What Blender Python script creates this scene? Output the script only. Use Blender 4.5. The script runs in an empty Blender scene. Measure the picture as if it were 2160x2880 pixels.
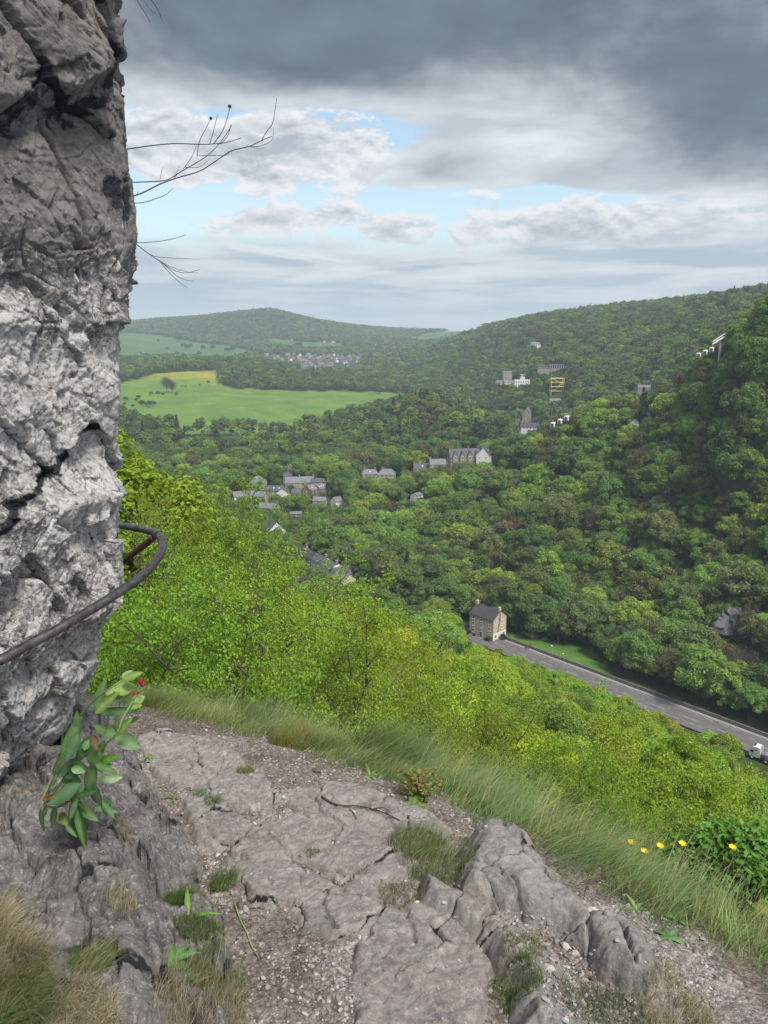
# cloud cover humps: azimuth, elevation, radii (degrees), amount
SKY_BLOBS = [(3, 21, 30, 4.6, 0.60), (-9, 17.6, 13, 2.0, 0.20), (22, 13.5, 12, 3.6, 0.36), (3, 11.8, 5, 1.6, 0.30), (10, 10.8, 6, 1.2, .14),
             (-16, 12.4, 11, 2.6, -0.42), (-15, 9.2, 10, 1.9, -0.40), (-3, 13.2, 6, 2.0, -.34), (10, 13.4, 5, 1.4, -.16), (2, 9.0, 14, 0.9, -0.30), (10, 8.6, 22, 1.6, -.26), (60, 30, 40, 30, 0.2), (-60, 30, 35, 30, 0.1)]
CUMULUS = [(-15, 12.8, 9, 1.9, .34), (-5, 12.8, 6, 1.8, .30), (-8, 10.8, 5, .9, .10), (-10, 7.9, 3.0, .8, .16), (-6, 8.4, 3.4, .8, .18), (0.5, 7.6, 2.6, 1.2, .28), (13, 7.7, 5, 1.3, .30), (22, 7.5, 5, 1.4, .28), (-15, 9.3, 5, .7, -.16), (0, 25, 60, 8, -.3)]
CLOUD_GAIN = 1.0
HAZE = 0.000135
import bpy, math, random
import numpy as np
from mathutils import Vector, Matrix
R = math.radians
random.seed(7)
SC = bpy.context.scene
COL = SC.collection
PITCH = R(13.3)
FPX = 2080.0          # focal length in pixels of the 2160x2880 photograph
CP, SP = math.cos(PITCH), math.sin(PITCH)

# ---------------------------------------------------------------- camera
cd = bpy.data.cameras.new('camera')
cd.sensor_fit = 'VERTICAL'; cd.sensor_height = 36.0; cd.lens = FPX / 2880 * 36.0
cd.clip_start = 0.05; cd.clip_end = 40000
cam = bpy.data.objects.new('camera', cd); COL.objects.link(cam)
cam.location = (0, 0, 0); cam.rotation_euler = (R(90) - PITCH, 0, 0)
SC.camera = cam
SC.render.resolution_x = 768; SC.render.resolution_y = 1024
SC.view_settings.view_transform = 'Standard'; SC.view_settings.look = 'None'
SC.view_settings.gamma = 1.0
SC.view_settings.exposure = 1.10
try:
    SC.cycles.volume_bounces = 0; SC.cycles.max_bounces = 6; SC.cycles.transparent_max_bounces = 6
    SC.cycles.diffuse_bounces = 3
except Exception: pass

# ---------------------------------------------------------------- light
SUN_EL, SUN_AZ = R(56), R(146)        # azimuth measured from the view direction towards the right
sd = bpy.data.lights.new('sun', 'SUN'); sd.energy = 2.4; sd.angle = R(14); sd.color = (1.0, 0.955, 0.88)
sun = bpy.data.objects.new('sun', sd); COL.objects.link(sun)
sv = Vector((math.cos(SUN_EL) * math.sin(SUN_AZ), math.cos(SUN_EL) * math.cos(SUN_AZ), math.sin(SUN_EL)))
sun.rotation_euler = sv.to_track_quat('Z', 'Y').to_euler()

# ---------------------------------------------------------------- node helper
class NT:
    def __init__(s, tree): s.t = tree; s.n = tree.nodes; s.l = tree.links
    def new(s, typ, ins=None, **kw):
        n = s.n.new(typ)
        for k, v in kw.items(): setattr(n, k, v)
        for k, v in (ins or {}).items():
            sock = n.inputs[k]
            if isinstance(v, bpy.types.NodeSocket): s.l.new(v, sock)
            else: sock.default_value = v
        return n
    def math(s, op, a, b=None, c=None, clamp=False):
        n = s.n.new('ShaderNodeMath'); n.operation = op; n.use_clamp = clamp
        for i, v in enumerate((a, b, c)):
            if v is None: continue
            if isinstance(v, bpy.types.NodeSocket): s.l.new(v, n.inputs[i])
            else: n.inputs[i].default_value = v
        return n.outputs[0]
    def mix(s, f, a, b, blend='MIX'):
        n = s.n.new('ShaderNodeMix'); n.data_type = 'RGBA'; n.blend_type = blend; n.clamp_factor = True
        for k, v in ((0, f), (6, a), (7, b)):
            if isinstance(v, bpy.types.NodeSocket): s.l.new(v, n.inputs[k])
            elif k and len(v) == 3: n.inputs[k].default_value = (*v, 1)
            else: n.inputs[k].default_value = v
        return n.outputs[2]
    def ramp(s, f, lo, hi, a=0.0, b=1.0, smooth=True):
        n = s.n.new('ShaderNodeMapRange'); n.interpolation_type = 'SMOOTHSTEP' if smooth else 'LINEAR'
        s.l.new(f, n.inputs[0])
        for i, v in enumerate((lo, hi, a, b)): n.inputs[i + 1].default_value = v
        return n.outputs[0]
    def noise(s, vec, scale, detail=4, rough=0.55, dist=0.0, out=0):
        n = s.n.new('ShaderNodeTexNoise'); n.inputs['Scale'].default_value = scale
        n.inputs['Detail'].default_value = detail; n.inputs['Roughness'].default_value = rough
        n.inputs['Distortion'].default_value = dist
        if vec is not None: s.l.new(vec, n.inputs['Vector'])
        return n.outputs[out]

# ---------------------------------------------------------------- world: sky with broken cloud
W = bpy.data.worlds.new('World'); SC.world = W; W.use_nodes = True
w = NT(W.node_tree); w.n.clear()
sky = w.new('ShaderNodeTexSky', sky_type='NISHITA'); sky.sun_disc = False
sky.sun_elevation = SUN_EL; sky.sun_rotation = SUN_AZ; sky.air_density = 1.2; sky.dust_density = 2.0; sky.altitude = 200
tc = w.new('ShaderNodeTexCoord').outputs['Generated']
sx = w.new('ShaderNodeSeparateXYZ', {0: tc}).outputs
def const(v): return v
az = w.math('ARCTAN2', sx[0], sx[1])
el = w.math('ARCSINE', sx[2])
zz = w.math('MAXIMUM', w.math('ADD', sx[2], 0.13), 0.02)
cv = w.new('ShaderNodeCombineXYZ', {0: w.math('DIVIDE', sx[0], zz), 1: w.math('DIVIDE', sx[1], zz), 2: 0.0}).outputs[0]
def blob(a0, e0, ra, re, amp):        # broad hump of cloud cover round one direction (degrees)
    a = w.math('DIVIDE', w.math('SUBTRACT', az, R(a0)), R(ra)); e = w.math('DIVIDE', w.math('SUBTRACT', el, R(e0)), R(re))
    d = w.math('ADD', w.math('MULTIPLY', a, a), w.math('MULTIPLY', e, e))
    return w.math('MULTIPLY', w.math('EXPONENT', w.math('MULTIPLY', d, -1.0)), amp)
n1 = w.noise(cv, 1.05, 9, 0.56, 0.25)
mp = w.new('ShaderNodeVectorMath', {0: cv, 1: (0.10, 0.07, 0)}, operation='ADD').outputs[0]
n1b = w.noise(mp, 1.05, 9, 0.56, 0.25)
n2 = w.noise(tc, 2.4, 7, 0.55, 0.2)
n3 = w.noise(w.new('ShaderNodeVectorMath', {0: tc, 1: (7.0, 7.0, 15.0)}, operation='MULTIPLY').outputs[0], 1.0, 10, 0.62, 0.3)
cov = w.math('ADD', w.math('MULTIPLY', n1, 1.15), w.math('MULTIPLY', n2, 0.55))
cov = w.math('ADD', cov, w.math('MULTIPLY', n3, 0.42))
cov = w.math('SUBTRACT', cov, 0.11)
cov = w.math('SUBTRACT', cov, 0.60)
cov = w.math('SUBTRACT', cov, w.ramp(el, R(32), R(50), 0.0, 0.12))
for b in SKY_BLOBS: cov = w.math('ADD', cov, blob(*b))
cover = w.ramp(cov, 0.30, 0.42)
thick = w.ramp(cov, 0.44, 0.86)
lit = w.math('MULTIPLY', w.math('SUBTRACT', n1, n1b), 6.0)          # side of each puff turned to the sun
ccol = w.mix(thick, (2.60, 2.74, 2.86), (0.48, 0.63, 0.80))
ccol = w.mix(w.math('ADD', 0.35, lit, clamp=True), w.mix(1.0, ccol, (0.74, 0.76, 0.80), 'MULTIPLY'), w.mix(1.0, ccol, (1.22, 1.21, 1.19), 'MULTIPLY'))
ccol = w.mix(1.0, ccol, (CLOUD_GAIN,) * 3, 'MULTIPLY')
skyc = w.mix(1.0, sky.outputs[0], (0.76, 0.76, 0.72), 'MULTIPLY')
cuv = w.new('ShaderNodeCombineXYZ', {0: w.math('MULTIPLY', az, 12.0), 1: w.math('MULTIPLY', el, 24.0), 2: 0.7}).outputs[0]
cuv2 = w.new('ShaderNodeVectorMath', {0: cuv, 1: (0.03, 0.20, 0)}, operation='ADD').outputs[0]
c1 = w.noise(cuv, 1.0, 12, 0.64, 0.2); c2 = w.noise(cuv2, 1.0, 12, 0.64, 0.2)
cd1 = c1
for b in CUMULUS: cd1 = w.math('ADD', cd1, blob(*b))
ccov = w.ramp(cd1, 0.535, 0.60)
toplit = w.math('ADD', w.math('MULTIPLY', w.math('SUBTRACT', c1, c2), 5.0), w.ramp(cd1, 0.60, 0.92, 0.78, 0.20), clamp=True)
ccum = w.mix(toplit, (1.62, 1.80, 2.02), (3.3, 3.36, 3.38))
skyc = w.mix(ccov, skyc, ccum)
full = w.mix(cover, skyc, ccol)
lay = w.noise(w.new('ShaderNodeVectorMath', {0: tc, 1: (5.0, 5.0, 42.0)}, operation='MULTIPLY').outputs[0], 1.0, 8, 0.6, 0.3)
lowc = w.mix(w.ramp(lay, 0.40, 0.60), (1.50, 1.80, 2.14), (2.65, 2.80, 2.92))
low2 = w.mix(w.ramp(lay, 0.57, 0.66, 0.0, 0.9), lowc, (3.1, 3.18, 3.22))
band = w.ramp(el, R(5.4), R(7.6), 0.92, 0.0)
full = w.mix(band, full, low2)
full = w.mix(w.ramp(el, R(-1), R(4), 0.55, 0.0), full, (2.25, 2.5, 2.72))
bg = w.new('ShaderNodeBackground', {0: full, 1: 0.13})
w.new('ShaderNodeOutputWorld', {0: bg.outputs[0]})

# ---------------------------------------------------------------- projection helpers
def ray(px, py):
    u = (px - 1080) / FPX; v = (1440 - py) / FPX
    return np.array((u, CP + v * SP, -SP + v * CP))
def P(px, py, Y):
    d = ray(px, py); return Vector(d * (Y / d[1]))
def project(x, y, z):
    f = y * CP - z * SP; h = y * SP + z * CP
    return 1080 + FPX * x / f, 1440 - FPX * h / f

# ---------------------------------------------------------------- numpy noise
def _h(ix, iy, iz, s):
    with np.errstate(over='ignore'):
        n = (ix.astype(np.int64) * 374761393 + iy.astype(np.int64) * 668265263 + iz.astype(np.int64) * 2147483647 + s * 974634777) & 0xffffffff
        n = ((n ^ (n >> 13)) * 1274126177) & 0xffffffff
        n = ((n ^ (n >> 16)) * 2246822519) & 0xffffffff
        n = n ^ (n >> 15)
    return (n & 0xffffff) / float(0x1000000)
def vnoise(x, y, z, s=0):
    ix, iy, iz = np.floor(x), np.floor(y), np.floor(z)
    fx, fy, fz = x - ix, y - iy, z - iz
    fx = fx * fx * (3 - 2 * fx); fy = fy * fy * (3 - 2 * fy); fz = fz * fz * (3 - 2 * fz)
    o = 0
    for a in (0, 1):
        for b in (0, 1):
            for c in (0, 1):
                o = o + _h(ix + a, iy + b, iz + c, s) * (fx if a else 1 - fx) * (fy if b else 1 - fy) * (fz if c else 1 - fz)
    return o * 2 - 1
def fbm(x, y, z, oct=4, s=0, g=0.5):
    o = 0; a = 1.0; f = 1.0
    for i in range(oct):
        o = o + a * vnoise(x * f, y * f, z * f, s + i * 17); a *= g; f *= 2.03
    return o
def facet(x, y, z, s=0, flat=False):
    """cellular rock facets: returns (per-cell offset -1..1, tilt term, edge distance)"""
    ix, iy, iz = np.floor(x), np.floor(y), np.floor(z)
    b1 = np.full(x.shape, 9.0); b2 = np.full(x.shape, 9.0); off = np.zeros(x.shape); tl = np.zeros(x.shape)
    for a in (-1, 0, 1):
        for b in (-1, 0, 1):
            for c in ((0,) if flat else (-1, 0, 1)):
                jx, jy, jz = ix + a, iy + b, iz + c
                dx = jx + _h(jx, jy, jz, s) - x; dy = jy + _h(jx, jy, jz, s + 1) - y
                dz = 0 if flat else jz + _h(jx, jy, jz, s + 2) - z
                d = np.sqrt(dx * dx + dy * dy + dz * dz)
                m = d < b1
                b2 = np.where(m, b1, np.minimum(b2, d))
                ox = _h(jx, jy, jz, s + 5) * 2 - 1; oy = _h(jx, jy, jz, s + 6) * 2 - 1; oz = _h(jx, jy, jz, s + 7) * 2 - 1
                off = np.where(m, _h(jx, jy, jz, s + 4) * 2 - 1, off)
                tl = np.where(m, -(ox * dx + oy * dy + (0 if flat else oz * dz)), tl)
                b1 = np.where(m, d, b1)
    return off, tl, b2 - b1
def sstep(a, b, x):
    t = np.clip((x - a) / (b - a), 0, 1); return t * t * (3 - 2 * t)

# ---------------------------------------------------------------- mesh helpers
class MB:
    """collects geometry for ONE mesh object"""
    def __init__(s): s.v = []; s.f = []; s.n = 0; s.mi = []; s.c = []
    def add(s, v, f, mi=0, c=None):
        v = np.asarray(v, float).reshape(-1, 3); f = np.asarray(f, np.int64)
        s.f.append(f + s.n); s.mi.append(np.full(len(f), mi)); s.v.append(v); s.n += len(v)
        if c is None: c = np.ones((len(v), 4))
        else:
            c = np.asarray(c, float)
            if c.ndim == 1: c = np.tile(c, (len(v), 1))
            if c.shape[1] == 3: c = np.hstack([c, np.ones((len(c), 1))])
        s.c.append(c)
    def box(s, lo, hi, mi=0, M=None, c=None):
        x0, y0, z0 = lo; x1, y1, z1 = hi
        v = np.array([(x0,y0,z0),(x1,y0,z0),(x1,y1,z0),(x0,y1,z0),(x0,y0,z1),(x1,y0,z1),(x1,y1,z1),(x0,y1,z1)], float)
        if M is not None: v = v @ np.array(M.to_3x3()).T + np.array(M.translation)
        s.add(v, [(0,3,2,1),(4,5,6,7),(0,1,5,4),(1,2,6,5),(2,3,7,6),(3,0,4,7)], mi, c)
    def tube(s, pts, rad, n=6, mi=0, c=None):
        pts = np.asarray([tuple(p) for p in pts], float); k = len(pts)
        rad = np.full(k, rad, float) if np.isscalar(rad) else np.asarray(rad, float)
        t = np.gradient(pts, axis=0); t /= np.linalg.norm(t, axis=1)[:, None] + 1e-9
        up = np.array((0, 0, 1.0)) if abs(t[0][2]) < .9 else np.array((1.0, 0, 0))
        a = np.cross(t, up); a /= np.linalg.norm(a, axis=1)[:, None] + 1e-9; b = np.cross(t, a)
        th = np.linspace(0, 2 * np.pi, n, endpoint=False)
        v = pts[:, None] + rad[:, None, None] * (np.cos(th)[None, :, None] * a[:, None] + np.sin(th)[None, :, None] * b[:, None])
        i = np.arange(k - 1)[:, None] * n; j = np.arange(n)[None]; j2 = (j + 1) % n
        f = np.stack([i + j, i + j2, i + n + j2, i + n + j], -1).reshape(-1, 4)
        s.add(v, f, mi, c)
        for e in (0, k - 1):
            if rad[e] > 0.003:
                s.add(np.vstack([v[e], pts[e]]), [(q, (q + 1) % n, n) for q in range(n)], mi, c)
    def build(s, name, mats, parent=None, smooth=False, col=False):
        me = bpy.data.meshes.new(name)
        V = np.vstack(s.v); me.vertices.add(len(V)); me.vertices.foreach_set('co', V.ravel())
        lt = np.concatenate([np.full(len(f), f.shape[1]) for f in s.f if len(f)])
        lv = np.concatenate([f.ravel() for f in s.f if len(f)])
        me.loops.add(len(lv)); me.loops.foreach_set('vertex_index', lv.astype(np.int32))
        me.polygons.add(len(lt)); ls = np.concatenate([[0], np.cumsum(lt)[:-1]])
        me.polygons.foreach_set('loop_start', ls.astype(np.int32)); me.polygons.foreach_set('loop_total', lt.astype(np.int32))
        me.polygons.foreach_set('material_index', np.concatenate(s.mi).astype(np.int32))
        me.polygons.foreach_set('use_smooth', np.full(len(lt), smooth))
        if col:
            a = me.attributes.new('col', 'FLOAT_COLOR', 'POINT'); a.data.foreach_set('color', np.vstack(s.c).ravel())
        me.update(calc_edges=True)
        for m in (mats if isinstance(mats, (list, tuple)) else [mats]): me.materials.append(m)
        o = bpy.data.objects.new(name, me); COL.objects.link(o)
        if parent is not None: o.parent = parent
        return o
def grid_faces(nr, nc):
    i = np.arange(nr - 1)[:, None] * nc; j = np.arange(nc - 1)[None]
    return np.stack([i + j, i + j + 1, i + nc + j + 1, i + nc + j], -1).reshape(-1, 4)
def tag(o, label=None, cat=None, group=None, kind=None):
    if label: o['label'] = label
    if cat: o['category'] = cat
    if group: o['group'] = group
    if kind: o['kind'] = kind
    return o
def empty(name, loc, rz=0.0):
    o = bpy.data.objects.new(name, None); COL.objects.link(o); o.location = loc; o.rotation_euler = (0, 0, rz)
    o.empty_display_size = 0.1
    return o
def dup(root, loc, rz=0.0, scale=1.0, rot=None):
    r = root.copy(); COL.objects.link(r); r.location = loc; r.rotation_euler = rot or (0, 0, rz)
    r.scale = (scale,) * 3 if np.isscalar(scale) else scale
    for ch in root.children:
        c = ch.copy(); COL.objects.link(c); c.parent = r
        for g in ch.children:
            d = g.copy(); COL.objects.link(d); d.parent = c
    return r

# ---------------------------------------------------------------- materials
MATS = {}
def mat(name, color, rough=0.8, var=0.15, scale=3.0, bump=0.0, metal=0.0, spec=0.3, second=None):
    if name in MATS: return MATS[name]
    m = bpy.data.materials.new(name); m.use_nodes = True; t = NT(m.node_tree); t.n.clear()
    co = t.new('ShaderNodeTexCoord').outputs['Object']
    n = t.noise(co, scale, 6, 0.6)
    lo = tuple(c * (1 - var) for c in color); hi = tuple(min(1, c * (1 + var)) for c in color)
    c = t.mix(t.ramp(n, 0.3, 0.7), lo, hi)
    if second: c = t.mix(t.ramp(t.noise(co, scale * 0.37, 5, 0.6), 0.5, 0.62), c, second)
    b = t.new('ShaderNodeBsdfPrincipled', {'Base Color': c, 'Roughness': rough, 'Metallic': metal, 'Specular IOR Level': spec})
    if bump:
        bn = t.new('ShaderNodeBump', {'Height': t.noise(co, scale * 4, 5, 0.6), 'Strength': bump, 'Distance': 0.02})
        t.l.new(bn.outputs[0], b.inputs['Normal'])
    t.new('ShaderNodeOutputMaterial', {0: b.outputs[0]})
    MATS[name] = m; return m
def leaf_mat(name, color=None, src='color', trans=0.35, var=0.35):
    """src: 'color' = object colour, 'tint' = instancer attribute, 'col' = vertex colour, None = fixed"""
    m = bpy.data.materials.new(name); m.use_nodes = True; t = NT(m.node_tree); t.n.clear()
    if src == 'color': c = t.new('ShaderNodeObjectInfo').outputs['Color']
    elif src == 'tint': c = t.new('ShaderNodeAttribute', attribute_type='INSTANCER', attribute_name='tint').outputs['Color']
    elif src == 'col': c = t.new('ShaderNodeAttribute', attribute_type='GEOMETRY', attribute_name='col').outputs['Color']
    else: c = t.new('ShaderNodeRGB').outputs[0]; c.default_value = (*color, 1)
    rnd = t.new('ShaderNodeNewGeometry').outputs['Random Per Island']
    h = t.new('ShaderNodeHueSaturation', {'Color': c, 'Hue': t.ramp(rnd, 0, 1, 0.488, 0.512, False), 'Value': t.ramp(t.math('FRACT', t.math('MULTIPLY', rnd, 7.3)), 0, 1, 1 - var, 1 + var, False)}).outputs[0]
    d = t.new('ShaderNodeBsdfPrincipled', {'Base Color': h, 'Roughness': 0.55, 'Specular IOR Level': 0.25}).outputs[0]
    tr = t.new('ShaderNodeBsdfTranslucent', {'Color': t.mix(1.0, h, (1.25, 1.3, 0.6), 'MULTIPLY')}).outputs[0]
    x = t.new('ShaderNodeMixShader', {0: trans, 1: d, 2: tr}).outputs[0]
    t.new('ShaderNodeOutputMaterial', {0: x})
    return m
M_LEAF = leaf_mat('leaves'); M_LEAFT = leaf_mat('leaves_wood', src='tint')
M_BLADE = leaf_mat('blades', src='col', trans=0.3, var=0.25)
M_BARK = mat('bark', (0.075, 0.062, 0.05), 0.9, 0.35, 6)
M_BARKNEAR = mat('bark_near', (0.10, 0.085, 0.065), 0.9, 0.4, 30, 0.4)
# ================================================================ TERRAIN: one height field to the horizon
pts = []          # (x/Y, Y, z)
def c_(px, py, Y, h=11.0): p = P(px, py, Y); pts.append((p.x / Y, Y, p.z - h))     # canopy top seen at that height
def g_(px, py, Y): c_(px, py, Y, 0)
def q_(u, Y, z): pts.append((u, Y, z))
for u, prof in {-1.3: ((3,-6),(8,-9),(25,-14),(60,-24),(120,-50),(250,-95),(400,-112)), -0.38: ((3,-6),(8,-8),(25,-13),(60,-26),(120,-62),(200,-95),(300,-114)),
                -0.15: ((3,-6),(8,-8),(25,-15),(60,-31),(120,-68),(200,-98),(280,-114)),
                0.12: ((3,-6),(8,-9),(20,-16),(60,-38),(120,-74),(180,-95),(240,-113)), 0.33: ((3,-6),(8,-9.5),(20,-20),(55,-45),(100,-77),(150,-97),(200,-113)),
                0.56: ((3,-6),(8,-11),(15,-18.5),(50,-50),(100,-88),(150,-113)), 1.0: ((3,-6),(8,-10),(25,-30),(60,-70),(100,-112),(125,-115)),
                1.4: ((3,-6),(8,-10),(25,-34),(60,-85),(80,-114),(100,-115))}.items():
    for Y, z in prof: q_(u, Y, z)
for px, Y in ((1340,273),(1700,230),(2160,190),(2500,160),(950,335),(950,380),(780,450),(700,520),(760,600),(600,400),(600,500),(300,420),(300,520),(1150,320),(850,560)):
    q_((px - 1080) / FPX / .93, Y, -115)
for a in ((300,1300,600,8),(450,1300,620,8),(600,1300,640,8),(350,1230,740,8),(550,1240,760,8),(800,1290,640,10),(760,1245,760,8),(900,1250,690,10)): c_(*a)
for a in ((700,1222,830),(520,1222,820),(880,1215,850),(387,1180,860),(600,1215,840),(700,1150,1000),(500,1150,980),(900,1150,1020),(335,1130,980),(700,1098,1240),(900,1101,1260),(1052,1101,1280),
          (1168,1113,1250),(450,1085,1190),(335,1082,1150),(560,1046,1380),(450,1049,1330),(1080,1140,1100),(1139,1130,1150)): g_(*a)
for a in ((620,1020,1520,9),(800,1050,1450,9),(950,1060,1450,9),(1100,1060,1500,9),(1250,1050,1500,9),(700,1010,1620,9),(400,1020,1600,8),(350,1040,1480,8)): c_(*a)
for a in ((350,1010,2100),(520,1010,2100),(650,1005,2150),(350,940,3000),(500,955,2950),(650,965,2900),(700,1000,2200),(760,952,3000),(880,965,2900),(960,975,2700),(800,1035,1950),
          (900,1010,2200),(950,990,2500),(1010,960,3000),(1000,1020,2100),(850,990,2500),(1050,1000,2300)): g_(*a)
for a in ((350,905,3700),(450,895,3700),(560,890,3650),(640,880,3600),(780,868,3500),(815,897,3450),(900,924,3400),(980,935,3300),(1060,940,3300),(700,910,3300),(600,930,3200),(1140,942,3400)): c_(*a)
for a in ((1230,930,3600),(1330,925,3600),(1440,924,3600),(1100,980,2400),(1200,985,2200),(1200,1010,1800),(1250,960,2600)): c_(*a)
for a in ((1440,906,1700),(1600,897,1500),(1700,892,1400),(1800,882,1320),(1900,868,1200),(2000,851,1100),(2160,835,1000),(1330,920,2100),(1440,1000,1320),(1440,1045,1200),(1440,1085,1080),
          (1450,1190,880),(1580,1140,860),(1250,1010,1650),(1300,1060,1350),(1350,1085,1150),(1600,950,1250),(1600,1020,1050),(1700,1000,1050),(1800,940,1120),(1800,1010,960),(1800,1070,800),(1650,1110,800),
          (1950,900,980),(1950,970,820),(2100,890,820),(2100,930,720),(1560,1080,960)): c_(*a)
for a in ((2160,890,335,16),(2080,965,338,16),(1990,1045,375),(1900,1095,415),(1800,1135,430),(1700,1165,440),(1600,1205,450),(1500,1240,460),(1400,1290,470),(1250,1335,480),(1130,1365,490),(1010,1350,520),
          (2160,1300,300),(2160,1700,250),(2160,1950,222),(2160,1080,316),(1980,1200,350),(1800,1300,370),(1800,1500,330),(1800,1700,290),(1800,1860,262),(1980,1500,310),(1980,1750,265),(1980,1930,242),
          (1500,1330,430),(1500,1500,360),(1500,1680,315),(1300,1400,440),(1300,1540,375),(1300,1670,330),(1150,1450,430),(1150,1590,370),(1000,1450,450),(1000,1550,400),(1650,1400,385),(1650,1600,325)): c_(*a)
for px, py, Y, h in ((1700,1165,540,36),(1800,1135,530,36),(1900,1095,530,36),(2080,965,500,34),(2160,890,520,34),(1600,1205,560,34),(1500,1240,570,32),(1400,1290,570,24)): c_(px, py, Y, h)
for a in ((1300,1152,760),(1200,1105,850),(1440,1200,700),(1010,1205,800),(1100,1250,690),(1200,1260,660),(1350,1260,660),(1250,1115,830),(1380,1180,720),(1100,1150,850)): c_(*a)
for px, py, Y, h in ((1300,1152,920,34),(1440,1200,800,30)): c_(px, py, Y, h)
for a in ((1120,1338,600),(1250,1320,565),(1350,1300,555)): g_(*a)
for u, Y, z in ((-1.3,800,-80),(-1.3,1500,-20),(-1.3,3000,60),(-.8,600,-112),(-.8,1200,-50),(-.8,3000,40),(1.0,200,-60),(1.0,300,20),(1.0,600,90),(1.0,1500,120),(1.4,150,-70),(1.4,400,90),(1.4,2000,120),
                (-1.3,9000,40),(-.4,6000,-60),(0,6000,-80),(.4,6000,-60),(1.3,9000,60),(0,14000,-120),(-.6,14000,-120),(.6,14000,-120),(.3,3500,30),(.5,2500,60)): q_(u, Y, z)
A = np.array(pts); cx = np.stack([A[:, 0] * 1.0, np.log(A[:, 1])], 1); cq = A[:, 2] / A[:, 1]
def _phi(d2): return np.sqrt(d2 + 0.02 ** 2)
n_ = len(A); K = np.zeros((n_ + 3, n_ + 3))
d2 = ((cx[:, None] - cx[None]) ** 2 * np.array((1.0, .55))).sum(-1)
K[:n_, :n_] = _phi(d2) - np.eye(n_) * 0.004; K[:n_, n_] = 1; K[:n_, n_ + 1:] = cx; K[n_:, :n_] = K[:n_, n_:].T
sol = np.linalg.solve(K, np.concatenate([cq, np.zeros(3)]))
NU, NY = 420, 560
gu = np.linspace(-1.45, 1.45, NU); gl = np.linspace(math.log(3.2), math.log(8500), NY)
GU, GL = np.meshgrid(gu, gl); Q = np.zeros(GU.shape)
for i in range(n_):
    Q += sol[i] * _phi((GU - cx[i, 0]) ** 2 + .55 * (GL - cx[i, 1]) ** 2)
Q += sol[n_] + sol[n_ + 1] * GU + sol[n_ + 2] * GL
GY = np.exp(GL); GX = GU * GY; GZ = Q * GY
ROAD = [(-76, 372), (-58, 345), (-12, 302), (22, 284), (41, 268), (76, 229), (112, 189), (160, 136), (215, 78)]
def seg_dist(x, y, line):
    best = np.full(np.shape(x), 1e9)
    for (x0, y0), (x1, y1) in zip(line[:-1], line[1:]):
        dx, dy = x1 - x0, y1 - y0
        t = np.clip(((x - x0) * dx + (y - y0) * dy) / (dx * dx + dy * dy), 0, 1)
        best = np.minimum(best, np.hypot(x - x0 - t * dx, y - y0 - t * dy))
    return best
rd = seg_dist(GX, GY, ROAD)
GZ = np.where(GY < 3000, np.maximum(GZ, -122), GZ)
wr = sstep(30, 13, rd); GZ = GZ * (1 - wr) - 115.0 * wr
rough = fbm(GX / 18, GY / 18, GX * 0, 4, 3) * np.clip(GY / 60, 0.3, 2.2) * (1 - sstep(40, 14, rd))
rough = np.where(GY > 700, rough * 0.8, rough)
GZ = GZ + rough * 0.8
def T(x, y):
    """terrain height at world x, y"""
    x = np.asarray(x, float); y = np.asarray(y, float)
    fu = np.clip((x / y - gu[0]) / (gu[1] - gu[0]), 0, NU - 1.001); fl = np.clip((np.log(y) - gl[0]) / (gl[1] - gl[0]), 0, NY - 1.001)
    i = fu.astype(int); j = fl.astype(int); a = fu - i; b = fl - j
    return (GZ[j, i] * (1 - a) + GZ[j, i + 1] * a) * (1 - b) + (GZ[j + 1, i] * (1 - a) + GZ[j + 1, i + 1] * a) * b
def hit(px, py, y0=20.0, y1=9000.0, lift=0.0):
    """where the sight line through a photo pixel meets the terrain"""
    d = ray(px, py); Y = np.exp(np.linspace(math.log(y0), math.log(y1), 6000))
    X = d[0] / d[1] * Y; Z = d[2] / d[1] * Y; k = np.argmax(Z < T(X, Y) + lift)
    if k == 0: k = len(Y) // 2
    return Vector((X[k], Y[k], float(T(X[k], Y[k]))))
# land cover: where the grass fields lie, given as outlines
def inpoly(x, y, poly):
    r = np.zeros(np.shape(x), bool); n = len(poly)
    for i in range(n):
        x0, y0 = poly[i]; x1, y1 = poly[(i + 1) % n]
        c = ((y0 > y) != (y1 > y)) & (x < (x1 - x0) * (y - y0) / ((y1 - y0) + 1e-12) + x0); r ^= c
    return r
FIELDS = [  # outline, nearest and farthest distance, colour key
    ([(300,1095),(340,1078),(445,1049),(607,1041),(612,1062),(625,1084),(660,1092),(792,1098),(1052,1101),(1168,1111),(1139,1132),(1023,1167),(890,1202),(867,1217),(763,1220),(647,1223),(502,1223),(387,1180),(300,1150)], 780, 1450, 1),
    ([(455,1266),(531,1235),(647,1230),(867,1223),(880,1236),(861,1248),(690,1246),(659,1255),(589,1272),(474,1272)], 700, 900, 1),
    ([(300,935),(430,940),(560,965),(640,972),(700,985),(700,1000),(640,1012),(540,1012),(430,1005),(300,1018)], 1750, 3300, 2),
    ([(735,950),(860,962),(960,965),(990,980),(900,985),(780,975),(740,965)], 1900, 3400, 2), ([(735,1010),(850,1020),(870,1035),(800,1042),(760,1035)], 1700, 2600, 2),
    ([(1130,955),(1200,937),(1340,926),(1360,936),(1290,947),(1200,967)], 1900, 5200, 2), ([(1690,893),(1840,878),(1835,886),(1710,898)], 1200, 2000, 2), ([(1995,886),(2040,882),(2065,890),(2010,900)], 700, 1300, 1),
    ([(1385,1790),(1414,1790),(1489,1795),(1547,1809),(1663,1821),(1698,1850),(1721,1908),(1634,1890),(1547,1861),(1460,1827)], 200, 330, 3)]
PX, PY = project(GX, GY, GZ)
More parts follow.
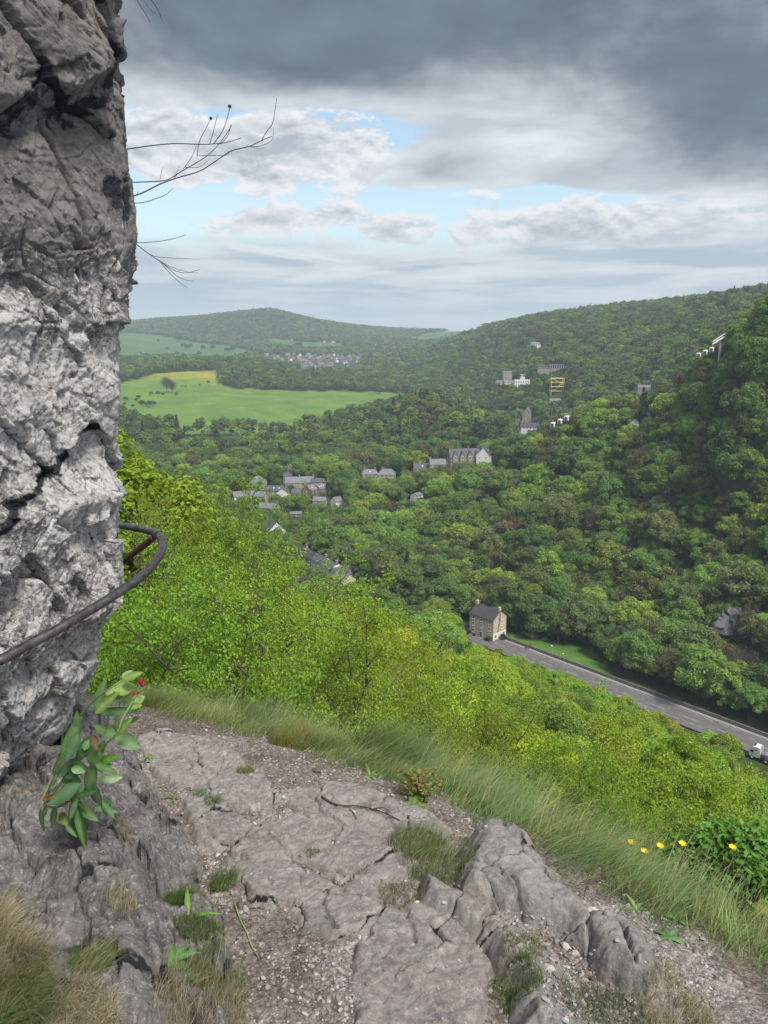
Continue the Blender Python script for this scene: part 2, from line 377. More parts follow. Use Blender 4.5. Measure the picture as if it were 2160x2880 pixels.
cover_ = np.zeros(GX.shape, int)
for poly, a, b, k in FIELDS:
    cover_[inpoly(PX, PY, poly) & (GY > a) & (GY < b)] = k
def cover_at(x, y):
    fu = np.clip((x / y - gu[0]) / (gu[1] - gu[0]), 0, NU - 1.001); fl = np.clip((np.log(y) - gl[0]) / (gl[1] - gl[0]), 0, NY - 1.001)
    return cover_[np.round(fl).astype(int), np.round(fu).astype(int)]
mb = MB(); cc = np.zeros((GX.size, 3)); k = cover_.ravel()
cc[:] = (0.045, 0.062, 0.022)
yel = sstep(1180, 1400, GY.ravel()) * sstep(-0.03, -0.2, GU.ravel())
cc[k == 1] = (0.115, 0.190, 0.040)
cc[k == 1] = cc[k == 1] * (1 - yel[k == 1, None]) + np.array((0.26, 0.25, 0.035)) * yel[k == 1, None]
cc[k == 2] = (0.075, 0.135, 0.045); cc[k == 3] = (0.085, 0.165, 0.03)
mb.add(np.stack([GX, GY, GZ], -1).reshape(-1, 3), grid_faces(NY, NU), 0, cc)
m = bpy.data.materials.new('land'); m.use_nodes = True; t = NT(m.node_tree); t.n.clear()
co = t.new('ShaderNodeTexCoord').outputs['Object']; ca = t.new('ShaderNodeAttribute', attribute_name='col').outputs['Color']
f1 = t.ramp(t.noise(co, 0.02, 7, 0.62, 0.6), 0.35, 0.68, 0.78, 1.22)
f2 = t.ramp(t.noise(co, 0.35, 6, 0.7), 0.3, 0.72, 0.80, 1.16)
c = t.mix(1.0, ca, t.new('ShaderNodeCombineColor', {0: t.math('MULTIPLY', f1, f2), 1: t.math('MULTIPLY', t.math('POWER', f1, .7), f2), 2: f2}).outputs[0], 'MULTIPLY')
nb = t.new('ShaderNodeBump', {'Height': t.noise(co, 0.8, 6, 0.7), 'Strength': 0.6, 'Distance': 0.8}).outputs[0]
b = t.new('ShaderNodeBsdfPrincipled', {'Base Color': c, 'Roughness': 0.95, 'Specular IOR Level': 0.05, 'Normal': nb})
t.new('ShaderNodeOutputMaterial', {0: b.outputs[0]})
M_LAND = m
terrain = mb.build('ground', M_LAND, smooth=True, col=True); tag(terrain, 'wooded limestone valley sides and green fields', kind='structure')

# ---------------------------------------------------------------- road, markings and verge wall
def ribbon(line, o0, o1, z, name, m, dash=None, lab=None):
    L = []; 
    for (x0, y0), (x1, y1) in zip(line[:-1], line[1:]):
        k = max(1, int(math.hypot(x1 - x0, y1 - y0) / 1.5))
        for i in range(k): L.append((x0 + (x1 - x0) * i / k, y0 + (y1 - y0) * i / k))
    L.append(line[-1]); L = np.array(L)
    for _ in range(12): L[1:-1] = (L[:-2] + 2 * L[1:-1] + L[2:]) / 4
    t_ = np.gradient(L, axis=0); t_ /= np.linalg.norm(t_, axis=1)[:, None]; nrm = np.stack([-t_[:, 1], t_[:, 0]], 1)
    a = L + nrm * o0; b_ = L + nrm * o1; zc = np.full(len(L), z)
    return L, np.column_stack([a, zc]), np.column_stack([b_, zc])
def strip(name, m, o0, o1, z, dash=None, thick=0.0, kind='structure', lab=None, cat=None, rng_=(0, 9999)):
    L, a, b_ = ribbon(ROAD, o0, o1, z, name, m); mb = MB(); n = len(L)
    for i in range(max(1, rng_[0]), min(n - 1, rng_[1])):
        if dash and (i % dash[1]) >= dash[0]: continue
        if thick: 
            v = [a[i], b_[i], b_[i + 1], a[i + 1]]; v = v + [p - np.array((0, 0, thick)) for p in v]
            mb.add(v, [(0, 1, 2, 3), (0, 4, 5, 1), (2, 6, 7, 3), (1, 5, 6, 2), (3, 7, 4, 0)])
        else: mb.add([a[i], b_[i], b_[i + 1], a[i + 1]], [(0, 1, 2, 3)])
    o = mb.build(name, m); tag(o, lab, cat, kind=kind); return o
ZR = -114.6
M_ROAD = mat('asphalt', (0.115, 0.108, 0.105), 0.85, 0.18, 0.6); M_PAVE = mat('pavement', (0.22, 0.205, 0.19), 0.9, 0.15, 1.5)
M_LINE = mat('paint', (0.42, 0.42, 0.40), 0.6, 0.08, 4); M_STONE = mat('rubble_stone', (0.16, 0.145, 0.125), 0.9, 0.35, 2.5)
strip('road', M_ROAD, -6.2, 3.6, ZR)
strip('pavement', M_PAVE, 3.7, 5.2, ZR + 0.12, thick=0.3)
strip('road_marking', M_LINE, -0.75, -0.6, ZR + 0.006, dash=(3, 7)); strip('road_edge_line', M_LINE, -3.5, -3.4, ZR + 0.006, dash=(4, 5))
strip('road_edge_line', M_LINE, 3.3, 3.4, ZR + 0.006, dash=(9, 10))
wl = strip('stone_wall', M_STONE, 5.6, 6.0, ZR + 1.1, thick=1.9, kind=None, lab='low grey stone retaining wall along the far side of the valley road', cat='wall')
# ================================================================ BUILDINGS
EXCL = []        # ground kept free of trees: x, y, radius
KEEP = []        # things that must stay in view: px0, py0, px1, py1, distance
def plane_hit(px, py, z):
    d = ray(px, py); return Vector(d * (z / d[2]))
M_SLATE = mat('slate', (0.075, 0.075, 0.085), 0.6, 0.25, 1.2); M_SLATE2 = mat('pale_slate', (0.15, 0.15, 0.16), 0.6, 0.22, 1.0); M_BROOF = mat('brown_roof', (0.055, 0.05, 0.052), 0.7, 0.2, 1.5)
M_CREAM = mat('cream_render', (0.54, 0.48, 0.38), 0.85, 0.08, 1); M_WHITE = mat('white_render', (0.62, 0.61, 0.57), 0.8, 0.06, 1)
M_BRICK = mat('pink_brick', (0.46, 0.37, 0.29), 0.9, 0.18, 1.2, second=(0.46, 0.39, 0.31)); M_GRIT = mat('gritstone', (0.24, 0.21, 0.165), 0.9, 0.25, 1.5)
M_RED = mat('red_brick', (0.19, 0.12, 0.09), 0.9, 0.2, 1.5); M_FRAME = mat('white_frame', (0.72, 0.72, 0.69), 0.5, 0.04); M_PANE = mat('window_glass', (0.02, 0.025, 0.03), 0.12, 0.1, spec=0.6)
M_DOOR = mat('green_door', (0.02, 0.10, 0.05), 0.5, 0.1); M_POT = mat('chimney_pot', (0.42, 0.36, 0.28), 0.85, 0.2)
M_STAIN = mat('patched_brick', (0.30, 0.16, 0.10), 0.9, 0.35, 2.0, second=(0.12, 0.07, 0.05)); M_STEEL = mat('galvanised_steel', (0.36, 0.38, 0.39), 0.45, 0.1, metal=0.4)
M_YEL = mat('yellow_steel', (0.55, 0.44, 0.07), 0.5, 0.08); M_DARK = mat('dark_metal', (0.03, 0.032, 0.035), 0.5, 0.1)
def window(parent, M, w, h, side=False, frame=None):
    """frame with sill and glazing bars; pane is its child. M places it: x along the wall, -y outwards"""
    f = MB(); t_ = 0.09
    for a, b_ in (((-w/2, -.07, 0), (w/2, .0, t_)), ((-w/2, -.07, h - t_), (w/2, .0, h)), ((-w/2, -.07, 0), (-w/2 + t_, .0, h)), ((w/2 - t_, -.07, 0), (w/2, .0, h)),
                  ((-w/2 + t_, -.06, h/2 - .04), (w/2 - t_, .0, h/2 + .04)), ((-.025, -.055, t_), (.025, .0, h - t_)), ((-w/2 - .12, -.16, -.2), (w/2 + .12, .0, 0)), ((-w/2 - .12, -.06, h), (w/2 + .12, .0, h + .2))):
        f.box(a, b_, 0, M)
    o = f.build('window', frame or M_FRAME, parent)
    g = MB(); g.box((-w/2 + .04, -.035, .05), (w/2 - .04, -.004, h - .05), 0, M); g.build('pane', M_PANE, o)
    return o
def house(name, label, loc, rz, w, d, h, rh, wall, roof, floors=2, bays=3, gbays=1, chim=(-1, 1), hip=0.0, cat='house', group=None, win=(1.0, 1.35), door=None, skylights=0, front=(-1,), excl=True):
    root = empty(name, loc, R(rz)); tag(root, label, cat, group)
    b_ = MB(); x, y = w / 2, d / 2; base = -4.0; hx = x - hip
    v = [(-x,-y,base),(x,-y,base),(x,y,base),(-x,y,base),(-x,-y,h),(x,-y,h),(x,y,h),(-x,y,h)]
    b_.add(v, [(0,1,5,4),(1,2,6,5),(2,3,7,6),(3,0,4,7)])
    if hip <= 0: b_.add([(-x,-y,h),(-x,y,h),(-x,0,h+rh-.02),(x,-y,h),(x,y,h),(x,0,h+rh-.02)], [(1,0,2),(3,4,5)])
    b_.build('wall', wall, root)
    r_ = MB(); o = .3; k = rh / y; e = -o * k; th = .16
    A_ = [(-x - (o if hip>0 else .15), -y - o, h + e), (x + (o if hip>0 else .15), -y - o, h + e), (x + (o if hip>0 else .15), y + o, h + e), (-x - (o if hip>0 else .15), y + o, h + e), (-hx - (.0 if hip>0 else .15), 0, h + rh), (hx + (.0 if hip>0 else .15), 0, h + rh)]
    U = [(p[0], p[1], p[2] + th) for p in A_]
    for S, fl in ((U, False), (A_, True)):
        fs = [(0,1,5,4),(2,3,4,5)] ; ts = [(1,2,5),(3,0,4)] if hip > 0 else []
        if fl: fs = [f[::-1] for f in fs]; ts = [f[::-1] for f in ts]
        r_.add(S, fs)
        if ts: r_.add(S, ts)
    al = U + A_
    r_.add(al, [(0,6,7,1),(2,8,9,3)] + ([(1,7,8,2),(3,9,6,0)] if hip > 0 else [(1,7,11,5),(5,11,8,2),(3,9,10,4),(4,10,6,0)]))
    ro = r_.build('roof', roof, root)
    for s_ in chim:
        c = MB(); cx_ = s_ * (hx - .45); c.box((cx_ - .45, -.55, h + rh - .9), (cx_ + .45, .55, h + rh + 1.1)); c.box((cx_ - .53, -.63, h + rh + 1.1), (cx_ + .53, .63, h + rh + 1.25))
        co_ = c.build('chimney', wall if wall in (M_BRICK, M_RED, M_GRIT) else M_GRIT, ro)
    for s_ in chim:
        cx_ = s_ * (hx - .45)
        for q in (-.3, .3): c = MB(); c.tube([(cx_, q, h + rh + 1.25), (cx_, q, h + rh + 1.75)], [.15, .12], 8); c.build('chimney_pot', M_POT, ro)
    if skylights:
        for q in range(skylights):
            sxx = -x + w * (q + .7) / (skylights + .4); c = MB(); nrm = math.atan2(rh, y)
            Mx = Matrix.Translation((sxx, -y * .5, h + rh * .5 + th + .03)) @ Matrix.Rotation(nrm, 4, 'X'); c.box((-.35, -.55, -.03), (.35, .55, .05), 0, Mx); c.build('skylight', M_FRAME, ro)
    for sd_ in front:
        for fl in range(floors):
            fh = h / floors; wh = min(win[1], fh * .55)
            for q in range(bays):
                xx = -x + w * (q + .5) / bays; zz_ = fl * fh + fh * .33
                Mx = Matrix.Translation((xx, sd_ * (y + .003), zz_)) @ (Matrix.Identity(4) if sd_ < 0 else Matrix.Rotation(math.pi, 4, 'Z'))
                if door is not None and fl == 0 and q == door and sd_ < 0:
                    Mx = Matrix.Translation((xx, -(y + .003), 0)); c = MB(); c.box((-.5, -.08, 0), (.5, .02, 2.1), 0, Mx); c.build('door', M_DOOR, root)
                    c = MB(); c.box((-.65, -.06, 0), (-.5, .02, 2.3), 0, Mx); c.box((.5, -.06, 0), (.65, .02, 2.3), 0, Mx); c.box((-.5, -.06, 2.1), (.5, .02, 2.3), 0, Mx); c.build('door_frame', M_FRAME, root)
                    continue
                window(root, Mx, win[0], wh)
    for sd_ in (-1, 1):
        for fl in range(floors if gbays else 0):
            fh = h / floors
            for q in range(gbays):
                yy = -y + d * (q + .5) / gbays
                Mx = Matrix.Translation((sd_ * (x + .003), yy, fl * fh + fh * .33)) @ Matrix.Rotation(sd_ * math.pi / 2, 4, 'Z'); window(root, Mx, win[0] * .9, min(win[1], fh * .5))
    if excl: EXCL.append((loc[0], loc[1], max(w, d) / 2 + 2.0))
    return root
# the lone brick house by the road -------------------------------------------------
cor = plane_hit(1386, 1803, -114.6); fd = Vector((-.69, .72, 0)).normalized(); gd = Vector((fd.y, -fd.x, 0))
L_, D_ = 11.8, 8.2
hc = cor + fd * L_ / 2 + gd * D_ / 2
root = house('brick_house', 'tall pinkish brick three-storey house with dark roof standing alone beside the valley road', hc, math.degrees(math.atan2(-fd.y, -fd.x)), L_, D_, 8.3, 3.1, M_BRICK, M_BROOF, floors=3, bays=3, gbays=0, door=1, win=(.95, 1.5))
w_ = MB(); w_.box((L_/2 + .002, -D_/2, 0), (L_/2 + .06, D_/2, 2.6)); w_.box((L_/2 + .06, -D_/2, 2.45), (L_/2 + .12, D_/2, 2.6)); tag(w_.build('white_render', M_WHITE, root), 'white painted lower band of the gable')
for yy in (-2.6, 2.5):
    window(root, Matrix.Translation((L_/2 + .063, yy, .7)) @ Matrix.Rotation(math.pi/2, 4, 'Z'), 1.3, 1.4)
for z_ in (3.7, 6.0): window(root, Matrix.Translation((L_/2 + .006, 1.3, z_)) @ Matrix.Rotation(math.pi/2, 4, 'Z'), .9, 1.1)
s_ = MB(); s_.add([(L_/2+.004, a, b_) for a, b_ in ((-1.6,2.7),(-.6,2.7),(-.5,5),(.3,6.4),(.5,8.4),(.6,11.1),(-.6,11.1),(-.9,8.2),(-.6,6.6),(-1.3,4.8))], [tuple(range(10))]); s_.build('brick_patch', M_STAIN, root)
g_m = MB(); 
for k in range(6): g_m.box((-1.2 + k * .4, -.04, 0), (-1.1 + k * .4, .04, 1.1))
g_m.box((-1.3, -.03, .25), (1.0, .03, .36)); g_m.box((-1.3, -.03, .8), (1.0, .03, .9))
o = g_m.build('wooden_gate', M_GRIT); tag(o, 'small pale wooden gate in front of the lone brick house', 'gate'); o.location = cor + gd * -1.5 + fd * 1.0; o.location.z = -114.5; o.rotation_euler = (0, 0, R(-46))
KEEP += [(1318, 1690, 1425, 1812, cor.y)]
EXCL.append((hc.x + 6, hc.y - 6, 8))
# terrace and village ---------------------------------------------------------------
VG = 'slate roofed village houses in the valley'
VIL = [  # px, py of the ground under it (or None), px span, ridge heading, depth, eaves, roof rise, walls, roof, kwargs, label
 ('house', 968, 1662, 9, 7, 6.4, 2.6, -52, M_CREAM, M_SLATE2, dict(floors=2, bays=2, gbays=0, chim=()), 'cream gabled house closest to the road at the near end of the village'),
 ('house', 958, 1640, 8, 9, 5.4, 2.8, 30, M_CREAM, M_SLATE, dict(floors=2, bays=2, gbays=1, chim=()), 'cream house with a wide dark roof just behind the nearest cream gabled house'),
 ('house', 932, 1622, 10, 8, 5.6, 2.6, -50, M_WHITE, M_SLATE, dict(floors=2, bays=2, gbays=1, chim=(1,)), 'white house with dark slate roof third from the near end of the terrace'),
 ('house', 905, 1606, 8, 7, 5.6, 2.6, -48, M_CREAM, M_SLATE, dict(floors=2, bays=2, gbays=1, chim=(1,)), 'cream walled slate roofed house in the middle of the roadside terrace'),
 ('house', 878, 1592, 9, 7, 5.4, 2.6, -46, M_GRIT, M_BROOF, dict(floors=2, bays=2, gbays=1, chim=(-1,)), 'stone house with brownish roof and chimney in the roadside terrace'),
 ('house', 848, 1576, 9, 7, 5.4, 2.6, -42, M_RED, M_BROOF, dict(floors=2, bays=2, gbays=1, chim=(-1, 1)), 'reddish house far along the roadside terrace just clear of the hazel bush'),
 ('gabled_house', 768, 1512, 14, 10.5, 5.5, 5.2, -62, M_WHITE, M_SLATE, dict(floors=2, bays=3, gbays=0, chim=()), 'white gabled house with steep dark roof and a black beam across its gable'),
 ('house', 757, 1446, 13, 8, 5, 2.6, -18, M_GRIT, M_SLATE2, dict(floors=2, bays=3, chim=(1,)), 'grey roofed house standing just behind the white gabled house'),
 ('shed', 832, 1452, 8, 5, 2.3, 1.0, 12, M_STONE, M_SLATE2, dict(floors=1, bays=1, gbays=0, chim=(), cat='shed'), 'low flat grey garden shed among bushes below the village'),
 ('hipped_house', 727, 1376, 13, 12, 6, 4.4, 8, M_GRIT, M_SLATE2, dict(hip=5.2, chim=()), 'grey hipped roof house at the left end of the village'),
 ('house', 773, 1396, 14, 8, 5, 3.2, -8, M_GRIT, M_SLATE, dict(chim=(-1,), skylights=3), 'slate roofed row with three white skylights left of the small white gable'),
 ('house', 797, 1403, 6, 8, 5, 3.0, 84, M_WHITE, M_SLATE, dict(bays=1, gbays=1, chim=()), 'small white gable fronted house in the middle of the village'),
 ('long_house', 843, 1376, 22, 9, 6, 3.8, 10, M_GRIT, M_SLATE2, dict(bays=5, chim=(-1, 0, 1)), 'long grey stone building with three chimneys at the back of the village'),
 ('house', 838, 1401, 9, 7, 4.8, 2.6, 22, M_WHITE, M_SLATE, dict(bays=2, chim=(1,)), 'white walled cottage right of the small white gable'),
 ('house', 871, 1398, 8, 9, 6, 3.0, 62, M_RED, M_SLATE2, dict(bays=2, chim=(-1,), skylights=1), 'brown brick house with pale slate roof at the right of the village'),
 ('house', 898, 1392, 9, 9, 5.4, 3.0, 62, M_GRIT, M_SLATE2, dict(bays=2, chim=(), skylights=3), 'pale slate roof with white skylights at the right edge of the village'),
 ('house', 897, 1370, 11, 7, 4.6, 2.4, 0, M_GRIT, M_SLATE, dict(bays=2, chim=()), 'dark low roof peeping out behind the brown brick house'),
 ('house', 810, 1358, 7, 7, 6, 2.4, 5, M_GRIT, M_SLATE, dict(bays=2, chim=()), 'small bluish roof behind the long stone building'),
 ('house', 680, 1412, 12, 8, 5, 3.0, 20, M_WHITE, M_SLATE2, dict(bays=3, chim=(1,)), 'house half hidden by branches at the far left of the village'),
 ('house', 728, 1412, 11, 8, 5, 3.0, -15, M_GRIT, M_SLATE2, dict(bays=3, chim=(1,)), 'stone house with pale roof in front of the hipped house'),
 ('house', 900, 1422, 9, 6, 4, 2.2, -8, M_GRIT, M_SLATE2, dict(bays=2, chim=()), 'low stone cottage almost buried in garden trees'),
 ('house', 947, 1424, 6, 6, 4, 2.6, 40, M_WHITE, M_SLATE2, dict(bays=1, chim=()), 'tiny white cottage furthest right among the garden trees'),
 ('hipped_house', 1040, 1352, 13, 9, 6, 3.2, 6, M_GRIT, M_SLATE2, dict(hip=2.0, bays=4, chim=(-1, 1), skylights=1), 'grey roofed stone house at the left end of the upper row'),
 ('hipped_house', 1088, 1354, 13, 9, 6, 3.6, -4, M_GRIT, M_SLATE2, dict(hip=3.0, bays=4, chim=(-1,)), 'wide hipped slate roof second from the left in the upper row'),
 ('house', 1187, 1338, 13, 8, 6, 3.4, 4, M_GRIT, M_SLATE, dict(bays=3, chim=(-1, 1), skylights=1), 'slate roofed house in the upper row left of the dark conifer'),
 ('house', 1230, 1330, 12, 8, 7, 3.4, 6, M_GRIT, M_SLATE2, dict(bays=3, chim=(-1,)), 'taller grey house directly left of the dark conifer'),
 ('cottage', 1172, 1420, 6, 6, 7.0, 1.2, 50, M_WHITE, M_SLATE2, dict(bays=1, floors=3, chim=()), 'narrow white tower house peeping between hillside trees'),
 ('gabled_house', 1362, 1318, 14, 9, 10.5, 5.5, 72, M_WHITE, M_SLATE, dict(bays=3, floors=3, gbays=2, chim=(), skylights=1), 'tall white gabled house at the right end of the brick hotel'),
 ('stone_house', 1482, 1184, 15, 9, 11, 5, 70, M_GRIT, M_SLATE2, dict(floors=3, bays=2, chim=(1,)), 'gabled stone house beside the cedar in the far valley'),
 ('inn', 1482, 1217, 26, 9, 7, 4.5, -8, M_WHITE, M_BROOF, dict(floors=2, bays=7, chim=(-1, 1)), 'long white inn with brown roof below the cable cabins'),
 ('house', 1560, 1136, 13, 7, 4, 2.4, 0, M_CREAM, M_SLATE2, dict(chim=()), 'small cream roadside building below the yellow ride'),
 ('house', 1418, 1086, 26, 9, 6, 2.8, 4, M_CREAM, M_SLATE2, dict(bays=5, chim=()), 'cream pavilion left of the white battlemented house'),
 ('house', 1425, 1076, 14, 9, 16, 1.5, 4, M_GRIT, M_SLATE2, dict(bays=3, floors=4, chim=()), 'grey block standing behind the cream pavilion'),
 ('villa', 1810, 1112, 12, 9, 8, 2.2, -20, M_GRIT, M_SLATE2, dict(bays=3, floors=3, chim=(-1, 1)), 'pale grey villa behind the ridge right of the yellow ride'),
 ('gabled_house', 1816, 1181, 7.6, 6, 4.0, 2.6, 60, M_WHITE, M_BROOF, dict(bays=2, chim=(), floors=2), 'white gabled house high on the wooded ridge below the upper cabins'),
 ('cottage', 1786, 1198, 5.4, 4, 2.2, 1.5, 50, M_WHITE, M_SLATE2, dict(bays=1, chim=(), floors=1), 'low white outbuilding just below the white ridge house'),
 ('farmhouse', 1505, 982, 16, 9, 8, 4, 15, M_WHITE, M_SLATE2, dict(bays=3, chim=()), 'solitary pale farmhouse high in the far woods'),
]
RIDGE_H = {1816: 428, 1786: 422}
for nm, px, py, w_, d_, h_, rh_, rz, wm, rm, kw, lab in VIL:
    p = hit(px, py, 520 if px == 1810 else 250, 8000)
    if px in RIDGE_H: q = P(px, py, RIDGE_H[px]); p = Vector((q.x, q.y, q.z))
    sc = 1.0
    if p.y > 700: kw['win'] = (1.4, 1.9)
    o = house(nm, lab, p, rz, w_, d_, h_, rh_, wm, rm, group=VG if py > 1300 and px < 1000 else None, **kw)
    top = project(p.x, p.y, p.z + h_ + rh_); f = FPX / (p.y * CP - p.z * SP); ww = (w_ + d_) * .36 * f
    KEEP.append((px - ww, top[1] - 4, px + ww, top[1] + (h_ * (.8 if px in RIDGE_H else .45) + rh_) * f * .8, p.y))
o = [o for o in bpy.data.objects if o.name.startswith('gabled_house')][0]
bm_ = MB(); bm_.add([(7.02, -5.25 * .62, 6.2), (7.02, -5.25 * .45, 6.2), (7.02, 2.6, 8.1), (7.02, 2.3, 8.5)], [(0, 1, 2, 3)]); bm_.box((7.0, -3.6, 5.4), (7.09, 3.0, 5.95)); bm_.build('dark_beam', M_DARK, o)
# brick hotel with dormer gables ------------------------------------------------------
p = hit(1303, 1322, 350, 900); ht = house('hotel', 'large brick hotel with steep gabled dormers on the hillside above the village', p, 8, 22, 11, 10, 5.5, M_RED, M_SLATE, floors=3, bays=7, gbays=2, chim=(-1, -.4, .3, 1), cat='hotel')
for k, xx in enumerate((-7.5, -2.2, 3.2, 8.4)):
    g = MB(); g.add([(xx-1.8,-6.2,6),(xx+1.8,-6.2,6),(xx+1.8,-6.2,11),(xx,-6.2,14),(xx-1.8,-6.2,11),(xx-1.8,-5.5,6),(xx+1.8,-5.5,6)], [(0,1,2,3,4)]); g.add([(xx-1.8,-6.2,6),(xx-1.8,-6.2,11),(xx-1.8,-5,11),(xx-1.8,-5,6),(xx+1.8,-6.2,6),(xx+1.8,-6.2,11),(xx+1.8,-5,11),(xx+1.8,-5,6)], [(0,1,2,3),(5,4,7,6)])
    go = g.build('dormer_gable', M_GRIT, ht)
    g = MB(); g.add([(xx-2.1,-6.5,10.8),(xx,-6.5,14.3),(xx,0,14.6),(xx-2.1,-3.2,10.8),(xx+2.1,-6.5,10.8),(xx+2.1,-3.2,10.8)], [(0,1,2,3),(1,4,5,2)]); g.build('dormer_roof', M_SLATE, go)
    window(ht, Matrix.Translation((xx, -6.21, 8.6)), 1.2, 2.0)
KEEP.append((1256, 1258, 1376, 1296, p.y))
# white battlemented house, grandstand and yellow ride in the far valley -----------------
p = hit(1466, 1088, 700, 1600); f = FPX / p.y
rt = empty('battlemented_house', p, R(4)); tag(rt, 'white battlemented house with a square turret in the far valley', 'house'); EXCL.append((p.x, p.y, 16))
b_ = MB(); b_.box((-11, -5, -6), (11, 5, 10)); b_.box((-9.5, -4, 10), (9.5, 4, 10.2))
for k in range(9): b_.box((-11 + k * 2.6, -5, 10), (-9.6 + k * 2.6, -4.5, 11.1))
b_.build('wall', M_WHITE, rt); b_ = MB(); b_.box((-1.5, -3, 10.2), (4, 3, 14)); b_.box((-2, -3.4, 14), (4.5, 3.4, 14.6)); b_.box((.5, -1, 14.6), (2, 1, 17.5)); b_.box((-2.4, -2, 17.5), (5, 2, 18)); b_.build('turret', M_WHITE, rt)
for k in range(6):
    for z_ in (1.6, 6.0): window(rt, Matrix.Translation((-9 + k * 3.6, -5.003, z_)), 1.6, 2.4)
KEEP.append((1444, 1050, 1488, 1082, p.y)); 
p = hit(1565, 1104, 700, 1500); rt = empty('amusement_ride', p, R(5)); tag(rt, 'bright yellow steel amusement ride tower among the far trees', 'amusement ride'); EXCL.append((p.x, p.y, 12))
b_ = MB()
for xx in (-8, 8):
    for yy in (-3, 3): b_.tube([(xx, yy, -4), (xx, yy, 18)], .42, 6)
b_.build('support_post', M_YEL, rt)
for z_ in (2, 7.5, 13, 18): q = MB(); [q.tube([(-8.8, yy, z_), (8.8, yy, z_)], .5, 6) for yy in (-3, 3)]; q.box((-8, -3, z_ - .15), (8, 3, z_ + .1)); q.build('deck', M_YEL, rt)
q = MB(); q.tube([(-8, -3, 18), (8, -3, 10), (-7, -3, 2)], .45, 6); q.tube([(8, -3, 13), (0, -3, 7.5)], .4, 6); q.build('track', M_YEL, rt)
KEEP.append((1546, 1060, 1586, 1096, p.y))
p = hit(1552, 1046, 700, 2000); rt = empty('lift_station', p, R(-3)); tag(rt, 'flat roofed grey station building above the yellow ride', 'building'); EXCL.append((p.x, p.y, 24))
q = MB(); q.box((-21, -5, -5), (-6, 5, 8)); q.box((-6, -5, -5), (18, 5, 5)); q.build('wall', M_GRIT, rt); q = MB(); q.box((-22, -6, 8), (-5.5, 6, 8.8)); q.box((-5.4, -6, 10), (20, 6, 10.7))
q.build('roof', M_SLATE2, rt); q = MB()
for k in range(8): q.box((-4 + k * 3.2, -5.6, 5), (-3.5 + k * 3.2, -5, 10))
q.build('column', M_WHITE, rt); [window(rt, Matrix.Translation((-18 + k * 3.4, -5.003, 3.5)), 2.0, 2.6) for k in range(4)]
KEEP.append((1526, 1024, 1578, 1044, p.y))
# far town: small houses on the distant slope ------------------------------------------------
rng = random.Random(5); TW = []
tb = []
for k in range(4):
    root = empty('distant_house', (0, 0, 0)); w_, d_, h_ = (11, 8, 5) if k < 3 else (17, 9, 5.5); x, y = w_/2, d_/2
    q = MB(); q.box((-x, -y, -4), (x, y, h_)); q.add([(-x,-y,h_),(-x,y,h_),(-x,0,h_+3.2),(x,-y,h_),(x,y,h_),(x,0,h_+3.2)], [(1,0,2),(3,4,5)]); q.build('wall', (M_WHITE, M_GRIT, M_STONE, M_GRIT)[k], root)
    q = MB(); q.add([(-x-.3,-y-.4,h_-.1),(x+.3,-y-.4,h_-.1),(x+.3,0,h_+3.4),(-x-.3,0,h_+3.4),(x+.3,y+.4,h_-.1),(-x-.3,y+.4,h_-.1)], [(0,1,2,3),(3,2,4,5)]); q.build('roof', (M_SLATE, M_SLATE2, M_SLATE, M_SLATE)[k], root)
    tb.append(root)
used = set(); n_t = 0; tries = 0
while n_t < 130 and tries < 3000:
    tries += 1
    a = rng.random(); px = rng.gauss(925, 62) if a < .75 else rng.uniform(700, 1000); py = rng.gauss(1012, 11) + (px - 925) * -.04 if a < .75 else rng.uniform(985, 1010)
    if a > .93: px, py = rng.uniform(740, 950), rng.uniform(945, 985)
    if not (700 < px < 1015): continue
    p = hit(px, py, 1650, 4000)
    if any((p.x - a_[0]) ** 2 + (p.y - a_[1]) ** 2 < 15 ** 2 for a_ in TW): continue
    TW.append((p.x, p.y)); k = rng.choice((0, 1, 1, 1, 1, 2, 2, 2, 3)); ang = R(20 + rng.choice((0, 90)) + rng.uniform(-12, 12))
    if k in used: o = dup(tb[k], p, ang)
    else: o = tb[k]; o.location = p; o.rotation_euler = (0, 0, ang); used.add(k)
    pos = 'lower edge' if py > 1022 else ('upper edge' if py < 1000 else 'middle')
    side = 'left' if px < 860 else ('right' if px > 950 else 'centre')
    tag(o, ('pale', 'grey', 'dark roofed', 'long cream')[k] + ' tiny house in the %s of the distant town, towards its %s' % (pos if pos == 'middle' else pos, side), 'house', 'tiny houses of the distant town')
    EXCL.append((p.x, p.y, 7)); n_t += 1
KEEP.append((850, 1002, 1006, 1034, 2700)); KEEP.append((735, 995, 850, 1008, 2300)) 
# pale road climbing out of the distant town
q = MB(); a_ = [hit(px, py, 1800, 5000) for px, py in ((1004, 1020), (1009, 1008), (1012, 996), (1018, 982), (1024, 972))]
for p0, p1 in zip(a_[:-1], a_[1:]): q.add([p0 + Vector((-5, 0, 1)), p0 + Vector((5, 0, 1)), p1 + Vector((5, 0, 1)), p1 + Vector((-5, 0, 1))], [(0, 1, 2, 3)]); EXCL.extend([(v.x, v.y, 16) for v in (p0, (p0 + p1) / 2, p1)])
tag(q.build('distant_road', M_PAVE), kind='structure')
